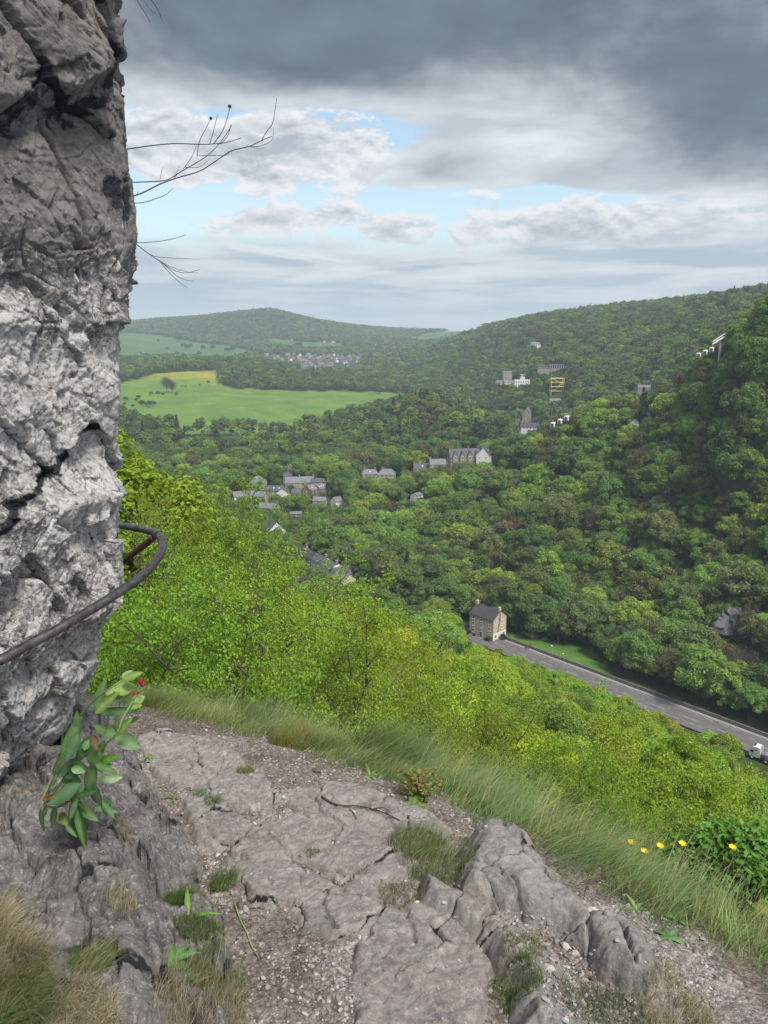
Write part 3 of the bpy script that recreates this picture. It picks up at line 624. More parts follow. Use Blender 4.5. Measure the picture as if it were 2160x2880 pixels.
# telecom mast on the far hill -----------------------------------------------------------------
p = hit(714, 893, 2500, 5000); rt = empty('radio_mast', p); tag(rt, 'tall thin radio mast on the skyline of the far hill', 'mast')
q = MB()
for a in range(3): q.tube([(2.2 * math.cos(a * 2.1), 2.2 * math.sin(a * 2.1), 0), (.5 * math.cos(a * 2.1), .5 * math.sin(a * 2.1), 58)], .5, 5)
for k in range(9):
    z0 = k * 6.3; r0 = 2.2 - 1.7 * z0 / 58
    for a in range(3): q.tube([(r0 * math.cos(a * 2.1), r0 * math.sin(a * 2.1), z0), (r0 * .9 * math.cos((a + 1) * 2.1), r0 * .9 * math.sin((a + 1) * 2.1), z0 + 6)], .25, 4)
q.build('lattice', M_STEEL, rt); q = MB(); q.tube([(0, 0, 40), (0, 0, 50)], 1.6, 8); q.tube([(0, 0, 58), (0, 0, 66)], .35, 5); q.build('aerial', M_STEEL, rt)

# ---------------------------------------------------------------- cable car
cab = empty('cable_car', (0, 0, 0))
def cabin(root):
    q = MB()        # rounded octagonal body shell
    prof = ((0, .70, .62), (.12, .88, .80), (.9, .98, .92), (1.55, .92, .86), (1.95, .78, .70), (2.05, .55, .5))
    n = 24; ring = []
    for z_, a, b_ in prof:
        for k in range(n):
            th = 2 * math.pi * k / n; c, s = math.cos(th), math.sin(th); e = .45
            ring.append((a * abs(c) ** e * (1 if c >= 0 else -1), b_ * abs(s) ** e * (1 if s >= 0 else -1), z_))
    f = [(r * n + k, r * n + (k + 1) % n, (r + 1) * n + (k + 1) % n, (r + 1) * n + k) for r in range(len(prof) - 1) for k in range(n)]
    q.add(ring, f); q.add(ring[:n], [tuple(range(n))[::-1]]); q.add(ring[-n:], [tuple(range(n))])
    q.build('body', M_WHITE, root, smooth=True)
    for a in range(4):
        wd, off = (.60, .93) if a % 2 == 0 else (.66, .985)
        M = Matrix.Rotation(a * math.pi / 2, 4, 'Z'); g = MB()
        g.add([tuple(M @ Vector(v)) for v in ((-wd, -off, .82), (wd, -off, .82), (wd * .85, -off * .93, 1.6), (-wd * .85, -off * .93, 1.6))], [(0, 1, 2, 3)])
        if a % 2 == 0: g.add([tuple(M @ Vector(v)) for v in ((-wd * .9, -off * .985, .35), (wd * .9, -off * .985, .35), (wd * .9, -off * 1.005, .66), (-wd * .9, -off * 1.005, .66))], [(0, 1, 2, 3)])
        else: g.add([tuple(M @ Vector(v)) for v in ((.02, -off * .995, .25), (wd, -off * .995, .25), (wd, -off * 1.005, .78), (.02, -off * 1.005, .78))], [(0, 1, 2, 3)])
        g.build('window', M_PANE, root)
    g = MB(); g.tube([(0, 0, 2.0), (0, .25, 2.5), (0, .25, 3.6), (0, 0, 4.0)], .07, 6); g.box((-.35, -.12, 3.9), (.35, .12, 4.1)); g.build('hanger_arm', M_STEEL, root)
cabin(cab)
CP_ = []
SPOT = [(1555, 1196, 'lowest white cabin of the three above the nearer wooded ridge'), (1575, 1187, 'middle white cabin of the three above the nearer wooded ridge'), (1594, 1178, 'highest white cabin of the three above the nearer wooded ridge'),
        (1965, 1001, 'lowest white cabin of the upper three below the pylon'), (1983, 993, 'middle white cabin of the upper three below the pylon'), (2001, 985, 'white cabin closest to the pylon, partly behind a tree')]
for k, (px, py, lab) in enumerate(SPOT):
    Yc = 352 + k * .6 if k < 3 else 366
    p = P(px, py + 6, Yc); o = cab if k == 0 else dup(cab, p, 0)
    o.location = p; o.rotation_euler = (0, 0, R(-35)); o.scale = (1.22,) * 3; tag(o, lab, 'cable car', 'white cable car cabins'); CP_.append(p + Vector((0, 0, 4.9)))
    KEEP.append((px - 12, py - 12, px + 12, py + 10, Yc - 1) if k < 5 else (px - 12, py - 14, px - 2, py, Yc))
q = MB(); pt = []
ctl = [P(1180, 1350, 345) + Vector((0, 0, 4.9)), CP_[0], CP_[1], CP_[2], P(1780, 1095, 359) + Vector((0, 0, 4.9)), CP_[3], CP_[4], CP_[5], P(2030, 960, 371), P(2230, 860, 385)]
q.tube(ctl, .022, 4); q.build('cable', M_DARK); o = bpy.data.objects['cable']; tag(o, 'thin cable carrying the white cabins across the valley', 'cable')
pp = P(2028, 950, 372); rt = empty('cable_car_pylon', (pp.x, pp.y, pp.z), R(0)); rt.scale = (1.28,) * 3; tag(rt, 'grey steel pylon head with two long sheave beams above the upper cabins', 'pylon')
gz = float(T(pp.x, pp.y)) - pp.z
q = MB(); q.tube([(0, 0, gz), (0, 0, -.5)], [.6, .4], 10); q.build('mast', M_STEEL, rt)
sl = Vector((.80, .25, .46))
for s_, off in ((-1, Vector((-1.3, -1.6, .2))), (1, Vector((1.2, 1.4, .3)))):
    q = MB(); a = off - sl * 3.6; b_ = off + sl * 3.6
    q.tube([a, b_], .20, 6); q.build('walkway_beam', M_WHITE, rt)
    q = MB(); q.tube([a + Vector((0, 0, -1.0)), b_ + Vector((0, 0, -1.0))], .22, 6)
    for k in range(6):
        c = a + (b_ - a) * (k + .5) / 6 + Vector((0, 0, -1.3)); q.tube([c + Vector((.0, -.12, 0)), c + Vector((0, .12, 0))], .3, 10)
        q.tube([c + Vector((0, 0, .3)), c + Vector((0, 0, 1.3))], .05, 4)
    q.build('sheave_assembly', M_STEEL, rt)
q = MB(); q.tube([(-1.6, -1.9, -.4), (1.5, 1.7, -.3)], .25, 6); q.tube([(0, 0, -.4), (0, 0, 1.0)], .16, 6); q.build('crossarm', M_STEEL, rt)
KEEP.append((1998, 936, 2056, 976, 371)); 

# ---------------------------------------------------------------- lorry, parked cars, lamp posts
ld = Vector((.69, -.72, 0)).normalized(); lp = plane_hit(2134, 2134, ZR + .01) 
lorry = empty('lorry', lp, math.atan2(-ld.y, -ld.x)); tag(lorry, 'white articulated lorry cab driving on the valley road at the right edge', 'lorry')
M_TYRE = mat('tyre', (0.02, 0.02, 0.02), 0.8, 0.1); M_REDP = mat('red_paint', (0.55, 0.05, 0.06), 0.4, 0.08); M_GREYP = mat('grey_tarpaulin', (0.20, 0.20, 0.21), 0.6, 0.1)
q = MB()   # local +x = driving direction
prof = [(0, .75), (2.25, .75), (2.38, 1.2), (2.3, 2.3), (1.95, 3.2), (1.5, 3.75), (.1, 3.9), (0, 3.7)]
n = len(prof)
v = [(a, -1.2, b_) for a, b_ in prof] + [(a, 1.2, b_) for a, b_ in prof]
q.add(v, [(i, (i + 1) % n, n + (i + 1) % n, n + i) for i in range(n)]); q.add(v, [tuple(range(n))[::-1]]); q.add(v, [tuple(range(n, 2 * n))])
q.box((-.5, -1.2, 1.0), (-.02, -1.1, 3.7)); q.box((-.5, 1.1, 1.0), (-.02, 1.2, 3.7)); q.build('cab', M_WHITE, lorry)
for s_ in (-1, 1):
    q = MB(); q.box((1.2, min(s_ * 1.2, s_ * 1.215), 1.9), (2.05, max(s_ * 1.2, s_ * 1.215), 2.65)); q.build('window', M_PANE, lorry)
    q = MB(); q.box((.35, min(s_ * 1.2, s_ * 1.215), 2.75), (.95, max(s_ * 1.2, s_ * 1.215), 3.05)); q.build('window', M_PANE, lorry)
    q = MB(); q.box((.5, min(s_ * 1.2, s_ * 1.21), 1.5), (2.1, max(s_ * 1.2, s_ * 1.21), 1.58)); q.build('side_stripe', M_DARK, lorry)
q = MB(); q.add([(2.33, -1.05, 1.95), (2.33, 1.05, 1.95), (1.99, 1.0, 3.12), (1.99, -1.0, 3.12)], [(0, 1, 2, 3)]); q.build('windscreen', M_PANE, lorry)
q = MB(); q.box((1.1, -.7, 3.78), (1.5, .7, 4.0)); q.build('roof_vent', M_DARK, lorry)
q = MB(); q.box((-12, -1.0, .8), (.3, 1.0, 1.05)); q.build('chassis', M_DARK, lorry)
q = MB(); q.box((-12.5, -1.22, 1.15), (-1.8, 1.22, 2.5)); q.add([(-12.5,-1.22,2.5),(-12.5,1.22,2.5),(-12.5,0,3.0),(-1.8,-1.22,2.5),(-1.8,1.22,2.5),(-1.8,0,3.0)], [(0,3,5,2),(1,2,5,4)]); q.add([(-1.8,-1.22,2.5),(-1.8,1.22,2.5),(-1.8,0,3.0)], [(0,1,2)]); q.build('trailer', M_GREYP, lorry)
q = MB(); q.box((-12.4, -1.24, 2.3), (-1.75, -1.225, 2.55)); q.add([(-12.5,-1.25,2.53),(-1.8,-1.25,2.53),(-1.8,-.4,2.87),(-12.5,-.4,2.87)], [(0,1,2,3)]); q.build('red_cover', M_REDP, lorry)
for xx in (1.5, -2.2, -3.4, -9.5, -10.8):
    for s_ in (-1, 1):
        q = MB(); q.tube([(xx, s_ * .95, .5), (xx, s_ * 1.22, .5)], .5, 18); wo = q.build('wheel', M_TYRE, lorry)
        q = MB(); q.tube([(xx, s_ * 1.2, .5), (xx, s_ * 1.235, .5)], .29, 14); q.build('rim', M_FRAME, wo)
KEEP.append((2100, 2076, 2230, 2150, lp.y + 7))
def car(label, p, rz, col, name='parked_car', group='cars parked by the valley road'):
    root = empty(name, p, rz); tag(root, label, 'car', group); q = MB()
    sec = [(-2.1, .35, .75), (-2.05, .3, .95), (-1.3, .3, 1.0), (-.9, .3, 1.42), (.5, .3, 1.45), (1.1, .3, .98), (1.95, .3, .85), (2.15, .35, .6)]
    v = []
    for x_, z0, z1 in sec:
        wt = .62 if z1 > 1.2 else .80
        v += [(x_, -.85, z0), (x_, -.87, min(z1, .9)), (x_, -wt, z1), (x_, wt, z1), (x_, .87, min(z1, .9)), (x_, .85, z0)]
    n = 6; q.add(v, [(r * n + k, r * n + (k + 1) % n, (r + 1) * n + (k + 1) % n, (r + 1) * n + k) for r in range(len(sec) - 1) for k in range(n)]); q.add(v, [tuple(range(n))[::-1], tuple(range(len(v) - n, len(v)))])
    q.build('body', col, root); q = MB()
    for s_ in (-1, 1): q.add([(-1.15, s_ * .865, .98), (.95, s_ * .865, .98), (.45, s_ * .66, 1.40), (-.85, s_ * .66, 1.40)], [(0, 1, 2, 3)])
    q.add([(1.06, -.74, 1.02), (1.06, .74, 1.02), (.56, .6, 1.43), (.56, -.6, 1.43)], [(0, 1, 2, 3)]); q.build('window', M_PANE, root)
    for xx in (-1.3, 1.35):
        for s_ in (-1, 1): q = MB(); q.tube([(xx, s_ * .72, .32), (xx, s_ * .9, .32)], .32, 12); q.build('wheel', M_TYRE, root)
    return root
M_SILV = mat('silver_paint', (0.5, 0.51, 0.52), 0.35, 0.05, metal=0.3); M_BLUE = mat('dark_paint', (0.04, 0.05, 0.08), 0.35, 0.05)
ra = math.atan2(-.72, .69)
car('white car parked on the near side of the valley road, right of the pair', plane_hit(1563, 1903, ZR + .01), ra, M_WHITE)
car('silver car parked half hidden by treetops beside the white parked car', plane_hit(1545, 1897, ZR + .01), ra, M_SILV)
car('white car glimpsed through treetops further left on the valley road', plane_hit(1412, 1872, ZR + .01), ra, M_WHITE)
for px, py, lab in ((1552, 1868, 'thin street lamp on the grass verge, the one nearer the lone brick house'), (1584, 1892, 'thin street lamp by the road wall, further right of the two')):
    p = plane_hit(px, py, ZR); rt = empty('street_lamp', p, R(-46)); tag(rt, lab, 'street lamp', 'street lamps by the valley road')
    q = MB(); q.tube([(0, 0, 0), (0, 0, 7.0), (0, -.5, 7.4)], [.09, .06, .05], 8); q.build('post', M_STEEL, rt); q = MB(); q.box((-.15, -1.1, 7.32), (.15, -.4, 7.46)); q.build('lamp_head', M_FRAME, rt)
    EXCL.append((p.x, p.y, 5))
# bare quarry rock face showing between the hillside trees
q = MB(); cqx = hit(2080, 1740, 200, 400, 6); yy, zz_ = np.meshgrid(np.linspace(-14, 14, 50), np.linspace(-8, 9, 40))
o_, tl_, e_ = facet(yy / 3.2, zz_ / 2.6, zz_ * 0 + .5, 40); xx = o_ * .8 + tl_ * 1.5
fq = grid_faces(40, 50); rg = ((yy / 12.5) ** 2 + (zz_ / 7.5) ** 2 + .5 * fbm(yy / 5, zz_ / 5, zz_ * 0, 3, 8) < .85).ravel(); fq = fq[rg[fq].all(1)]
q.add(np.stack([yy, -2 + xx - zz_ * -.45 , zz_], -1).reshape(-1, 3), fq); o = q.build('crag', mat('quarry_rock', (0.10, 0.095, 0.105), 0.9, 0.35, .4)); o.location = cqx + Vector((2, -3, 5)); tag(o, 'bare grey purple rock face between trees at the right edge', 'crag')
KEEP.append((2085, 1670, 2160, 1715, cqx.y - 3))
# road kept visible
for i in range(17):
    f_ = i / 16; px = 1345 + f_ * 760; py = 1803 + .39 * (px - 1340)
    KEEP.append((px - 14, py - 20, px + 14, py - (14 if px > 1480 else 4), 1e4))
# ================================================================ TREES
def leaf_quads(mb, pos, nrm, size, rs, aspect=.62, fold=.12, mi=0, c=None):
    n = len(pos); nrm = nrm / (np.linalg.norm(nrm, axis=1)[:, None] + 1e-9)
    r = rs.normal(size=(n, 3)); a = np.cross(nrm, r); a /= np.linalg.norm(a, axis=1)[:, None] + 1e-9; b = np.cross(nrm, a)
    s = np.asarray(size)[:, None] * .5
    v = np.stack([pos - a * s, pos + b * s * aspect - nrm * s * fold, pos + a * s - nrm * s * fold * 2, pos - b * s * aspect - nrm * s * fold], 1).reshape(-1, 3)
    mb.add(v, np.arange(n * 4).reshape(-1, 4), mi, None if c is None else np.repeat(c, 4, 0))
def sph(rs, n, up=0.0):
    d = rs.normal(size=(n, 3)); d[:, 2] += up; return d / np.linalg.norm(d, axis=1)[:, None]
def crown(rs, H, Rr, nl, nleaf, ls, kind='round', lr=(.26, .40)):
    """leaf clumps gathered on lobes spread through a dome; returns leaf mesh data and lobe centres"""
    mb = MB(); d = sph(rs, nl, .35); d[:, 2] = np.where(d[:, 2] < -.62, -d[:, 2], d[:, 2])
    rad = rs.uniform(.45, .82, nl)[:, None]; zc = H * .54
    if kind == 'cone':
        t = np.linspace(0, 1, nl) ** .8; th = rs.uniform(0, 6.28, nl); rr = Rr * (1.02 - t) * rs.uniform(.45, .75, nl)
        C = np.stack([np.cos(th) * rr, np.sin(th) * rr, H * (.12 + .86 * t)], 1); lrad = Rr * (.16 + .30 * (1 - t))
    else:
        az_ = rs.uniform(.86, 1.14, 2)
        C = d * rad * np.array((Rr * az_[0], Rr * az_[1], H * .42)) + np.array((0, 0, zc)); lrad = Rr * rs.uniform(lr[0], lr[1], nl)
    w_ = lrad ** 2; k = rs.choice(nl, nleaf, p=w_ / w_.sum())
    dl = sph(rs, nleaf, .45); sh = rs.uniform(.62, 1.04, nleaf) ** .6
    # small bumps on each lobe keep its outline ragged
    bump = 1 + .22 * vnoise(dl[:, 0] * 2.7 + k * 3.1, dl[:, 1] * 2.7, dl[:, 2] * 2.7, 5)
    pos = C[k] + dl * (lrad[k] * sh * bump)[:, None] * np.array((1, 1, .82))
    nr = dl * np.array((1, 1, 1.2)) + rs.normal(size=(nleaf, 3)) * .45 + np.array((0, 0, .35))
    leaf_quads(mb, pos, nr, ls * rs.uniform(.6, 1.35, nleaf), rs)
    return mb, C, lrad
def limbs(rs, H, C, lrad, r0, n=7, k=None, base=-2.5):
    mb = MB(); mb.tube([(0, 0, -7.5), (0, 0, base)], [r0 * 1.3, r0], n); lean = rs.normal(size=2) * .3; top = H * .62
    P0 = [(lean[0] * t, lean[1] * t, base + (top - base) * t) for t in np.linspace(0, 1, 6)]
    mb.tube(P0, np.linspace(r0, r0 * .35, 6), n)
    for i in (range(len(C)) if k is None else rs.permutation(len(C))[:k]):
        t = rs.uniform(.35, .8); p0 = np.array((lean[0] * t, lean[1] * t, base + (top - base) * t)); p1 = C[i] + rs.normal(size=3) * .15
        mid = (p0 + p1) / 2 + np.array((0, 0, -.1 * np.linalg.norm(p1 - p0))); q = [p0, (p0 + mid) / 2, mid, (mid + p1) / 2 + rs.normal(size=3) * .1, p1]
        mb.tube(q, np.linspace(r0 * .36, r0 * .05, 5), max(4, n - 3))
        if k is None:
            for _ in range(3):
                e = p1 + sph(rs, 1, .3)[0] * lrad[i] * .85; s0 = q[2 + _ % 2]; mb.tube([s0, (np.array(s0) + e) / 2 + rs.normal(size=3) * .12, e], [r0 * .12, r0 * .08, r0 * .02], 4)
    return mb
def twigs(rs, H, Rr, n, wid, mb=None):
    """a nearly bare crown: many thin upright twigs, each a slim blade"""
    mb = mb or MB(); d = sph(rs, n, .5); p1 = d * np.array((Rr, Rr, H * .42)) * rs.uniform(.4, 1.0, (n, 1)) + np.array((0, 0, H * .56)); dr = d + np.array((0, 0, .6)) + rs.normal(size=(n, 3)) * .3
    dr /= np.linalg.norm(dr, axis=1)[:, None]; L = rs.uniform(.08, .2, (n, 1)) * H; s = np.cross(dr, rs.normal(size=(n, 3))); s /= np.linalg.norm(s, axis=1)[:, None]
    v = np.stack([p1 - dr * L - s * wid, p1 - dr * L + s * wid, p1 + s * wid * .3, p1 - s * wid * .3], 1).reshape(-1, 3)
    mb.add(v, np.arange(n * 4).reshape(-1, 4)); return mb
TREE = {}
def proto(key, H, Rr, nl, nleaf, ls, kind='round', trunk=.22, tn=7, k=None, seed=0, lr=(.26, .40), tw=0, tww=.02, name='broadleaf_tree'):
    rs = np.random.RandomState(seed); mb, C, lrad = crown(rs, H, Rr, nl, nleaf, ls, kind, lr); lb = limbs(rs, H, C, lrad, trunk, tn, k)
    if tw: twigs(rs, H, Rr, tw, tww, lb)
    TREE[key] = (mb, lb, name, H, Rr)
for s in range(4):
    proto(('mid', s), 12, 5.6, 42, 9000, .42, seed=10 + s, lr=(.18, .31), k=7, tn=5)
for s in range(3):
    proto(('sparse', s), 11.5, 4.9, 40, 3200, .36, seed=30 + s, lr=(.16, .26), tw=700, tww=.035, tn=5, name='thin_leaved_tree')
for s in range(2): proto(('bare', s), 11.5, 4.8, 24, 420, .4, seed=40 + s, lr=(.16, .24), tw=1500, tww=.03, tn=5, name='bare_tree')
for s in range(2): proto(('cone', s), 15, 3.0, 40, 3400, .5, 'cone', seed=50 + s, k=3, tn=5, name='conifer')
for s in range(3): proto(('slope', s), 10.5, 5.0, 52, 22000, .21, seed=60 + s, lr=(.15, .27), tn=6, trunk=.17, name='ash_tree')
for s in range(2): proto(('airy', s), 10.5, 4.8, 60, 15000, .19, seed=70 + s, lr=(.12, .22), tn=6, trunk=.16, tw=400, tww=.012, name='airy_tree')
for s in range(3): proto(('bush', s), 3.2, 2.1, 14, 1500, .32, seed=80 + s, lr=(.3, .45), trunk=.1, k=2, tn=4, name='bush')
PROTO_OBJ = {}
def tree(key, loc, rz, sc, col, label, cat='tree', group=None, name=None, bark=None):
    mbc, mbt, nm, H, Rr = TREE[key]; nm = name or nm
    root = empty(nm, loc, rz); root.scale = sc if not np.isscalar(sc) else (sc,) * 3
    if key not in PROTO_OBJ:
        c = mbc.build('crown', M_LEAF, root); tt = mbt.build('trunk', bark or M_BARK, root); PROTO_OBJ[key] = (c.data, tt.data)
    else:
        c = bpy.data.objects.new('crown', PROTO_OBJ[key][0]); COL.objects.link(c); c.parent = root
        tt = bpy.data.objects.new('trunk', PROTO_OBJ[key][1]); COL.objects.link(tt); tt.parent = root
    c.color = (*col, 1); tag(root, label, cat, group); return root
# -------- canopy visibility: how high the view line must be to clear what stands nearer
top = (GZ + np.where((cover_ > 0) | (GY < 60), 0.0, 9.0)) / GY
top = np.where(GY < 25, -9.0, top)
run = np.maximum.accumulate(top, axis=0)
run = np.vstack([np.full((6, NU), -9.0), run[:-6]])
def vis(x, y, z, H):
    fu = np.clip(np.round((x / y - gu[0]) / (gu[1] - gu[0])).astype(int), 0, NU - 1); fl = np.clip(np.round((np.log(y) - gl[0]) / (gl[1] - gl[0])).astype(int), 0, NY - 1)
    return (z + H) / y > run[fl, fu] - .004
rs = np.random.RandomState(11)
def scatter(sp, y0, y1, umax=.72):
    X = np.arange(-umax * y1, umax * y1, sp); Y = np.arange(y0, y1, sp * .95); x, y = np.meshgrid(X, Y); x = x + (np.arange(len(Y)) % 2 * .5 * sp)[:, None]
    x = (x + rs.uniform(-.38, .38, x.shape) * sp).ravel(); y = (y + rs.uniform(-.38, .38, y.shape) * sp).ravel()
    k = (np.abs(x / y) < umax) & (y > y0) & (y < y1); x, y = x[k], y[k]; z = T(x, y)
    ok = cover_at(x, y) == 0; ok &= seg_dist(x, y, ROAD) > np.where(x > 20, np.where(y - 284 < -1.055 * (x - 22), 7.5, 10.5), 8.5)
    for ex, ey, er in EXCL: ok &= (x - ex) ** 2 + (y - ey) ** 2 > (er + 2.5) ** 2
    ok &= vis(x, y, z, 13)
    px, py = project(x, y, z); ok &= (px > -260) & (px < 2460) & (py > 500) & (py < 3100)
    return x[ok], y[ok], z[ok]
def clear_of(x, y, z, r, h):
    """False where the tree would hide one of the things that must be seen"""
    ok = np.ones(len(x), bool); f = FPX / (y * CP - z * SP); px, pt_ = project(x, y, z + h); pb = project(x, y, z)[1]; w_ = r * f * .85
    for a, b_, c, d, Y in KEEP:
        ok &= ~((px + w_ > a) & (px - w_ < c) & (pt_ < d - 2) & (pb > b_) & (y < Y - 2))
    return ok
N1 = vnoise
items = []   # x y z key-kind scale-xy scale-z colour
PAL_ = {'mid': ((.060,.118,.026),(.082,.150,.028),(.046,.090,.026),(.110,.175,.030),(.070,.105,.034)), 'sparse': ((.082,.116,.036),(.082,.098,.040),(.100,.130,.036)), 'bare': ((.080,.070,.050),(.090,.080,.052)), 'cone': ((.020,.042,.024),(.028,.052,.026)),
       'slope': ((.155,.255,.020),(.195,.270,.018),(.125,.220,.022),(.215,.265,.022)), 'airy': ((.170,.230,.026),(.150,.210,.030),(.200,.235,.028))}
PAL = {k: [tuple(np.array(c) * (1.34 if k in ('slope', 'airy') else (1.85 if k == 'mid' else 1.5)) * (np.array((.99, 1.0, 1.0)) if k in ('slope', 'airy') else np.array((1.12, .98, .9)))) for c in v] for k, v in PAL_.items()}
def put(sp, y0, y1, kinds, keep=True, scale=1.0, zs=1.0, umax=.72, hs=12.0, rr=5.6):
    x, y, z = scatter(sp, y0, y1, umax); s = scale * (.72 + .62 * rs.rand(len(x)) ** 1.3); 
    if keep:
        ok = clear_of(x, y, z, rr * s, hs * s * zs)
        s0 = s.copy()
        for f_ in ((.85, .7, .55, .42, .32) if y0 < 300 else ()):
            s2 = np.where(ok, s, s0 * f_); ok2 = clear_of(x, y, z, rr * s2, hs * s2 * zs); s = np.where(~ok & ok2, s2, s); ok = ok | ok2
    else: ok = np.ones(len(x), bool)
    for xx, yy, zz_, ss in zip(x[ok], y[ok], z[ok], s[ok]):
        n = float(vnoise(np.array(xx / 45), np.array(yy / 45), np.array(.3), 9)); r = rs.rand() + n * .35
        k = kinds(xx, yy, r); p = PAL[k]; q = p[rs.randint(len(p))] if abs(n) < .25 or rs.rand() < .5 else p[int((n + 1) * 1.7) % len(p)]
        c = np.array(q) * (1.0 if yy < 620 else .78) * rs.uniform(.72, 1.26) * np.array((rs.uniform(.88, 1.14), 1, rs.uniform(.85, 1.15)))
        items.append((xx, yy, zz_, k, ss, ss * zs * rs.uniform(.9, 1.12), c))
def k_slope(x, y, r): return 'slope' if r < .72 else 'airy'
def k_hill(x, y, r):
    if x > 15 and y - 284 < -1.055 * (x - 22): return k_slope(x, y, r)
    if x / y > .12: return 'mid' if r < .70 else ('sparse' if r < 1.0 else ('bare' if r < 1.14 else 'cone'))
    return 'mid' if r < .84 else ('sparse' if r < 1.12 else 'cone')
def k_far(x, y, r): return 'mid' if r < .86 else ('sparse' if r < 1.06 else 'cone')
put(6.6, 27, 62, k_slope, scale=.85, hs=10.5, rr=5.0); put(10.5, 62, 190, k_slope, scale=1.58, zs=1.08, hs=10.5, rr=5.0)
put(9.0, 175, 620, k_hill, scale=1.42); put(9.5, 195, 430, lambda x, y, r: k_hill(x, y, r) if x / y > .08 else 'mid', scale=.95); put(5.5, 255, 400, lambda x, y, r: k_hill(x, y, r) if x / y > .26 else 'mid', scale=.8)
put(11.5, 620, 1250, k_far, scale=1.4, zs=.9); put(13, 1250, 2000, k_far, scale=1.4, zs=.8)
put(17, 2000, 4200, k_far, scale=1.75, zs=.62)
DBG = []
# dark conifers
for px, py, Y, s, k, c in ((2110,935,335,1.55,'mid',(.10,.19,.035)),(2040,1000,352,1.2,'mid',(.095,.18,.035)),(2140,960,325,1.5,'mid',(.085,.17,.035)),(2120,1060,318,1.3,'mid',(.11,.2,.035)),(2010,1070,345,1.1,'mid',(.10,.18,.04)),(2150,880,345,1.4,'mid',(.08,.15,.035)),(1980,1110,352,1.1,'sparse',(.16,.17,.06)),(1812,1186,412,.6,'mid',(.12,.2,.04)),(1770,1200,412,.5,'sparse',(.16,.17,.06))):
    p = P(px, py, Y); sz = min(max((p.z - float(T(p.x, p.y))) / 12.5, s * .75), s * 1.7); items.append((p.x, p.y, p.z - 12.5 * sz, k, s, sz, np.array(c))); DBG.append(('ridge', px, p.z - 12.5 * sz - float(T(p.x, p.y))))
for px, py, Y, s in ((1236,1338,545,1.0),(1243,1340,546,.8),(862,1340,585,1.1),(875,1345,586,1.0),(1300,1080,1040,1.2),(1310,1082,1050,1.3),(1325,1081,1045,1.2),(1335,1083,1050,1.1),(1380,1075,1060,1.5),(1392,1077,1060,1.5),(1404,1078,1065,1.4),(1416,1077,1068,1.5),(1455,1168,820,1.4),(1462,1172,815,1.7),(1548,1160,800,1.3),(1545,1090,1000,1.2),(1478,1120,950,1.3),(1805,1165,421,1.3),(1812,1172,421,1.1),(1370,1145,760,.9)):
    p = P(px, py, Y); items.append((p.x, p.y, float(T(p.x, p.y)) if Y > 420 else p.z - 10, 'cone', s, s * 1.15, np.array(PAL['cone'][0])))
ar = [(FPX * it[4] * 11 / it[1] * (.2 if abs(project(it[0], it[1], it[2])[0] - 1250) > 960 else 1), i) for i, it in enumerate(items)]
ar.sort(reverse=True); IND = set(i for _, i in ar[:300])
KN = {'mid': ('broadleaf_tree', 4), 'sparse': ('thin_leaved_tree', 3), 'bare': ('bare_tree', 2), 'cone': ('conifer', 2), 'slope': ('ash_tree', 3), 'airy': ('airy_tree', 2)}
def where(x, y, z):
    px, py = project(x, y, z + 6); rd_ = seg_dist(x, y, ROAD)
    a = 'just below the ledge' if y < 70 else ('on the near slope' if y < 185 and rd_ > 25 else ('beside the road' if y < 185 else ('at the far roadside' if rd_ < 26 else ('low' if z < -90 else ('halfway up' if z < -55 else 'high')) + ' on the far slope')))
    return a + ', ' + ['near the cliff', 'left of centre', 'left of the brick house', 'below the brick house' if py > 1750 else 'above the brick house', 'right of the brick house', 'towards the right', 'at the right edge'][int(np.clip((px - 200) / 290, 0, 6))]
def cname(k, c):
    if k == 'bare': return 'nearly bare brown'
    if k == 'cone': return 'dark pointed'
    r = c[0] / c[1]
    s = 'olive brown' if r > 1.0 else ('yellow green' if r > .78 else ('bright green' if c[1] > .15 else ('deep green' if c[1] < .10 else 'fresh green')))
    return s + (' thin leaved' if k in ('sparse', 'airy') else '')
cnt = 0
for i in sorted(IND):
    x, y, z, k, s, s2, c = items[i]; nm, nv = KN[k]
    size = 'small ' if s < .85 else ('big ' if s > 1.08 else '')
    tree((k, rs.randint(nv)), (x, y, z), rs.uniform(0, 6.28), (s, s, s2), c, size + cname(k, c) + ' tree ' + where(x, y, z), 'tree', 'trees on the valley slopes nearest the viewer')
# -------- the woods beyond: one object of instanced trees
wc = bpy.data.collections.new('woodland_kinds'); wnames = []
def low(key, H, Rr, nl, nleaf, ls, kind='round', tw=0, seed=0, lr=(.26, .4), tww=.06):
    rs_ = np.random.RandomState(seed); mb, C, lrad = crown(rs_, H, Rr, nl, nleaf, ls, kind, lr)
    n0 = MB(); n0.tube([(0, 0, -3), (0, 0, H * .6)], [.25, .12], 5)
    if tw: twigs(rs_, H, Rr, tw, tww, n0)
    for v, f, mi, c in zip(n0.v, n0.f, n0.mi, n0.c): pass
    off = mb.n
    for v in n0.v: mb.v.append(v)
    for f in n0.f: mb.f.append(f + off); mb.mi.append(np.full(len(f), 1))
    for c in n0.c: mb.c.append(c)
    mb.n += n0.n
    o = mb.build('wood_kind_%02d' % len(wnames), [M_LEAFT, M_BARK]); COL.objects.unlink(o); wc.objects.link(o); wnames.append(key)
for s in range(3): low('mid0', 12, 5.6, 38, 5600, .50, seed=110 + s, lr=(.19, .32))
for s in range(2): low('sparse0', 11.5, 5.0, 30, 1500, .5, tw=500, seed=120 + s, lr=(.17, .27), tww=.05)
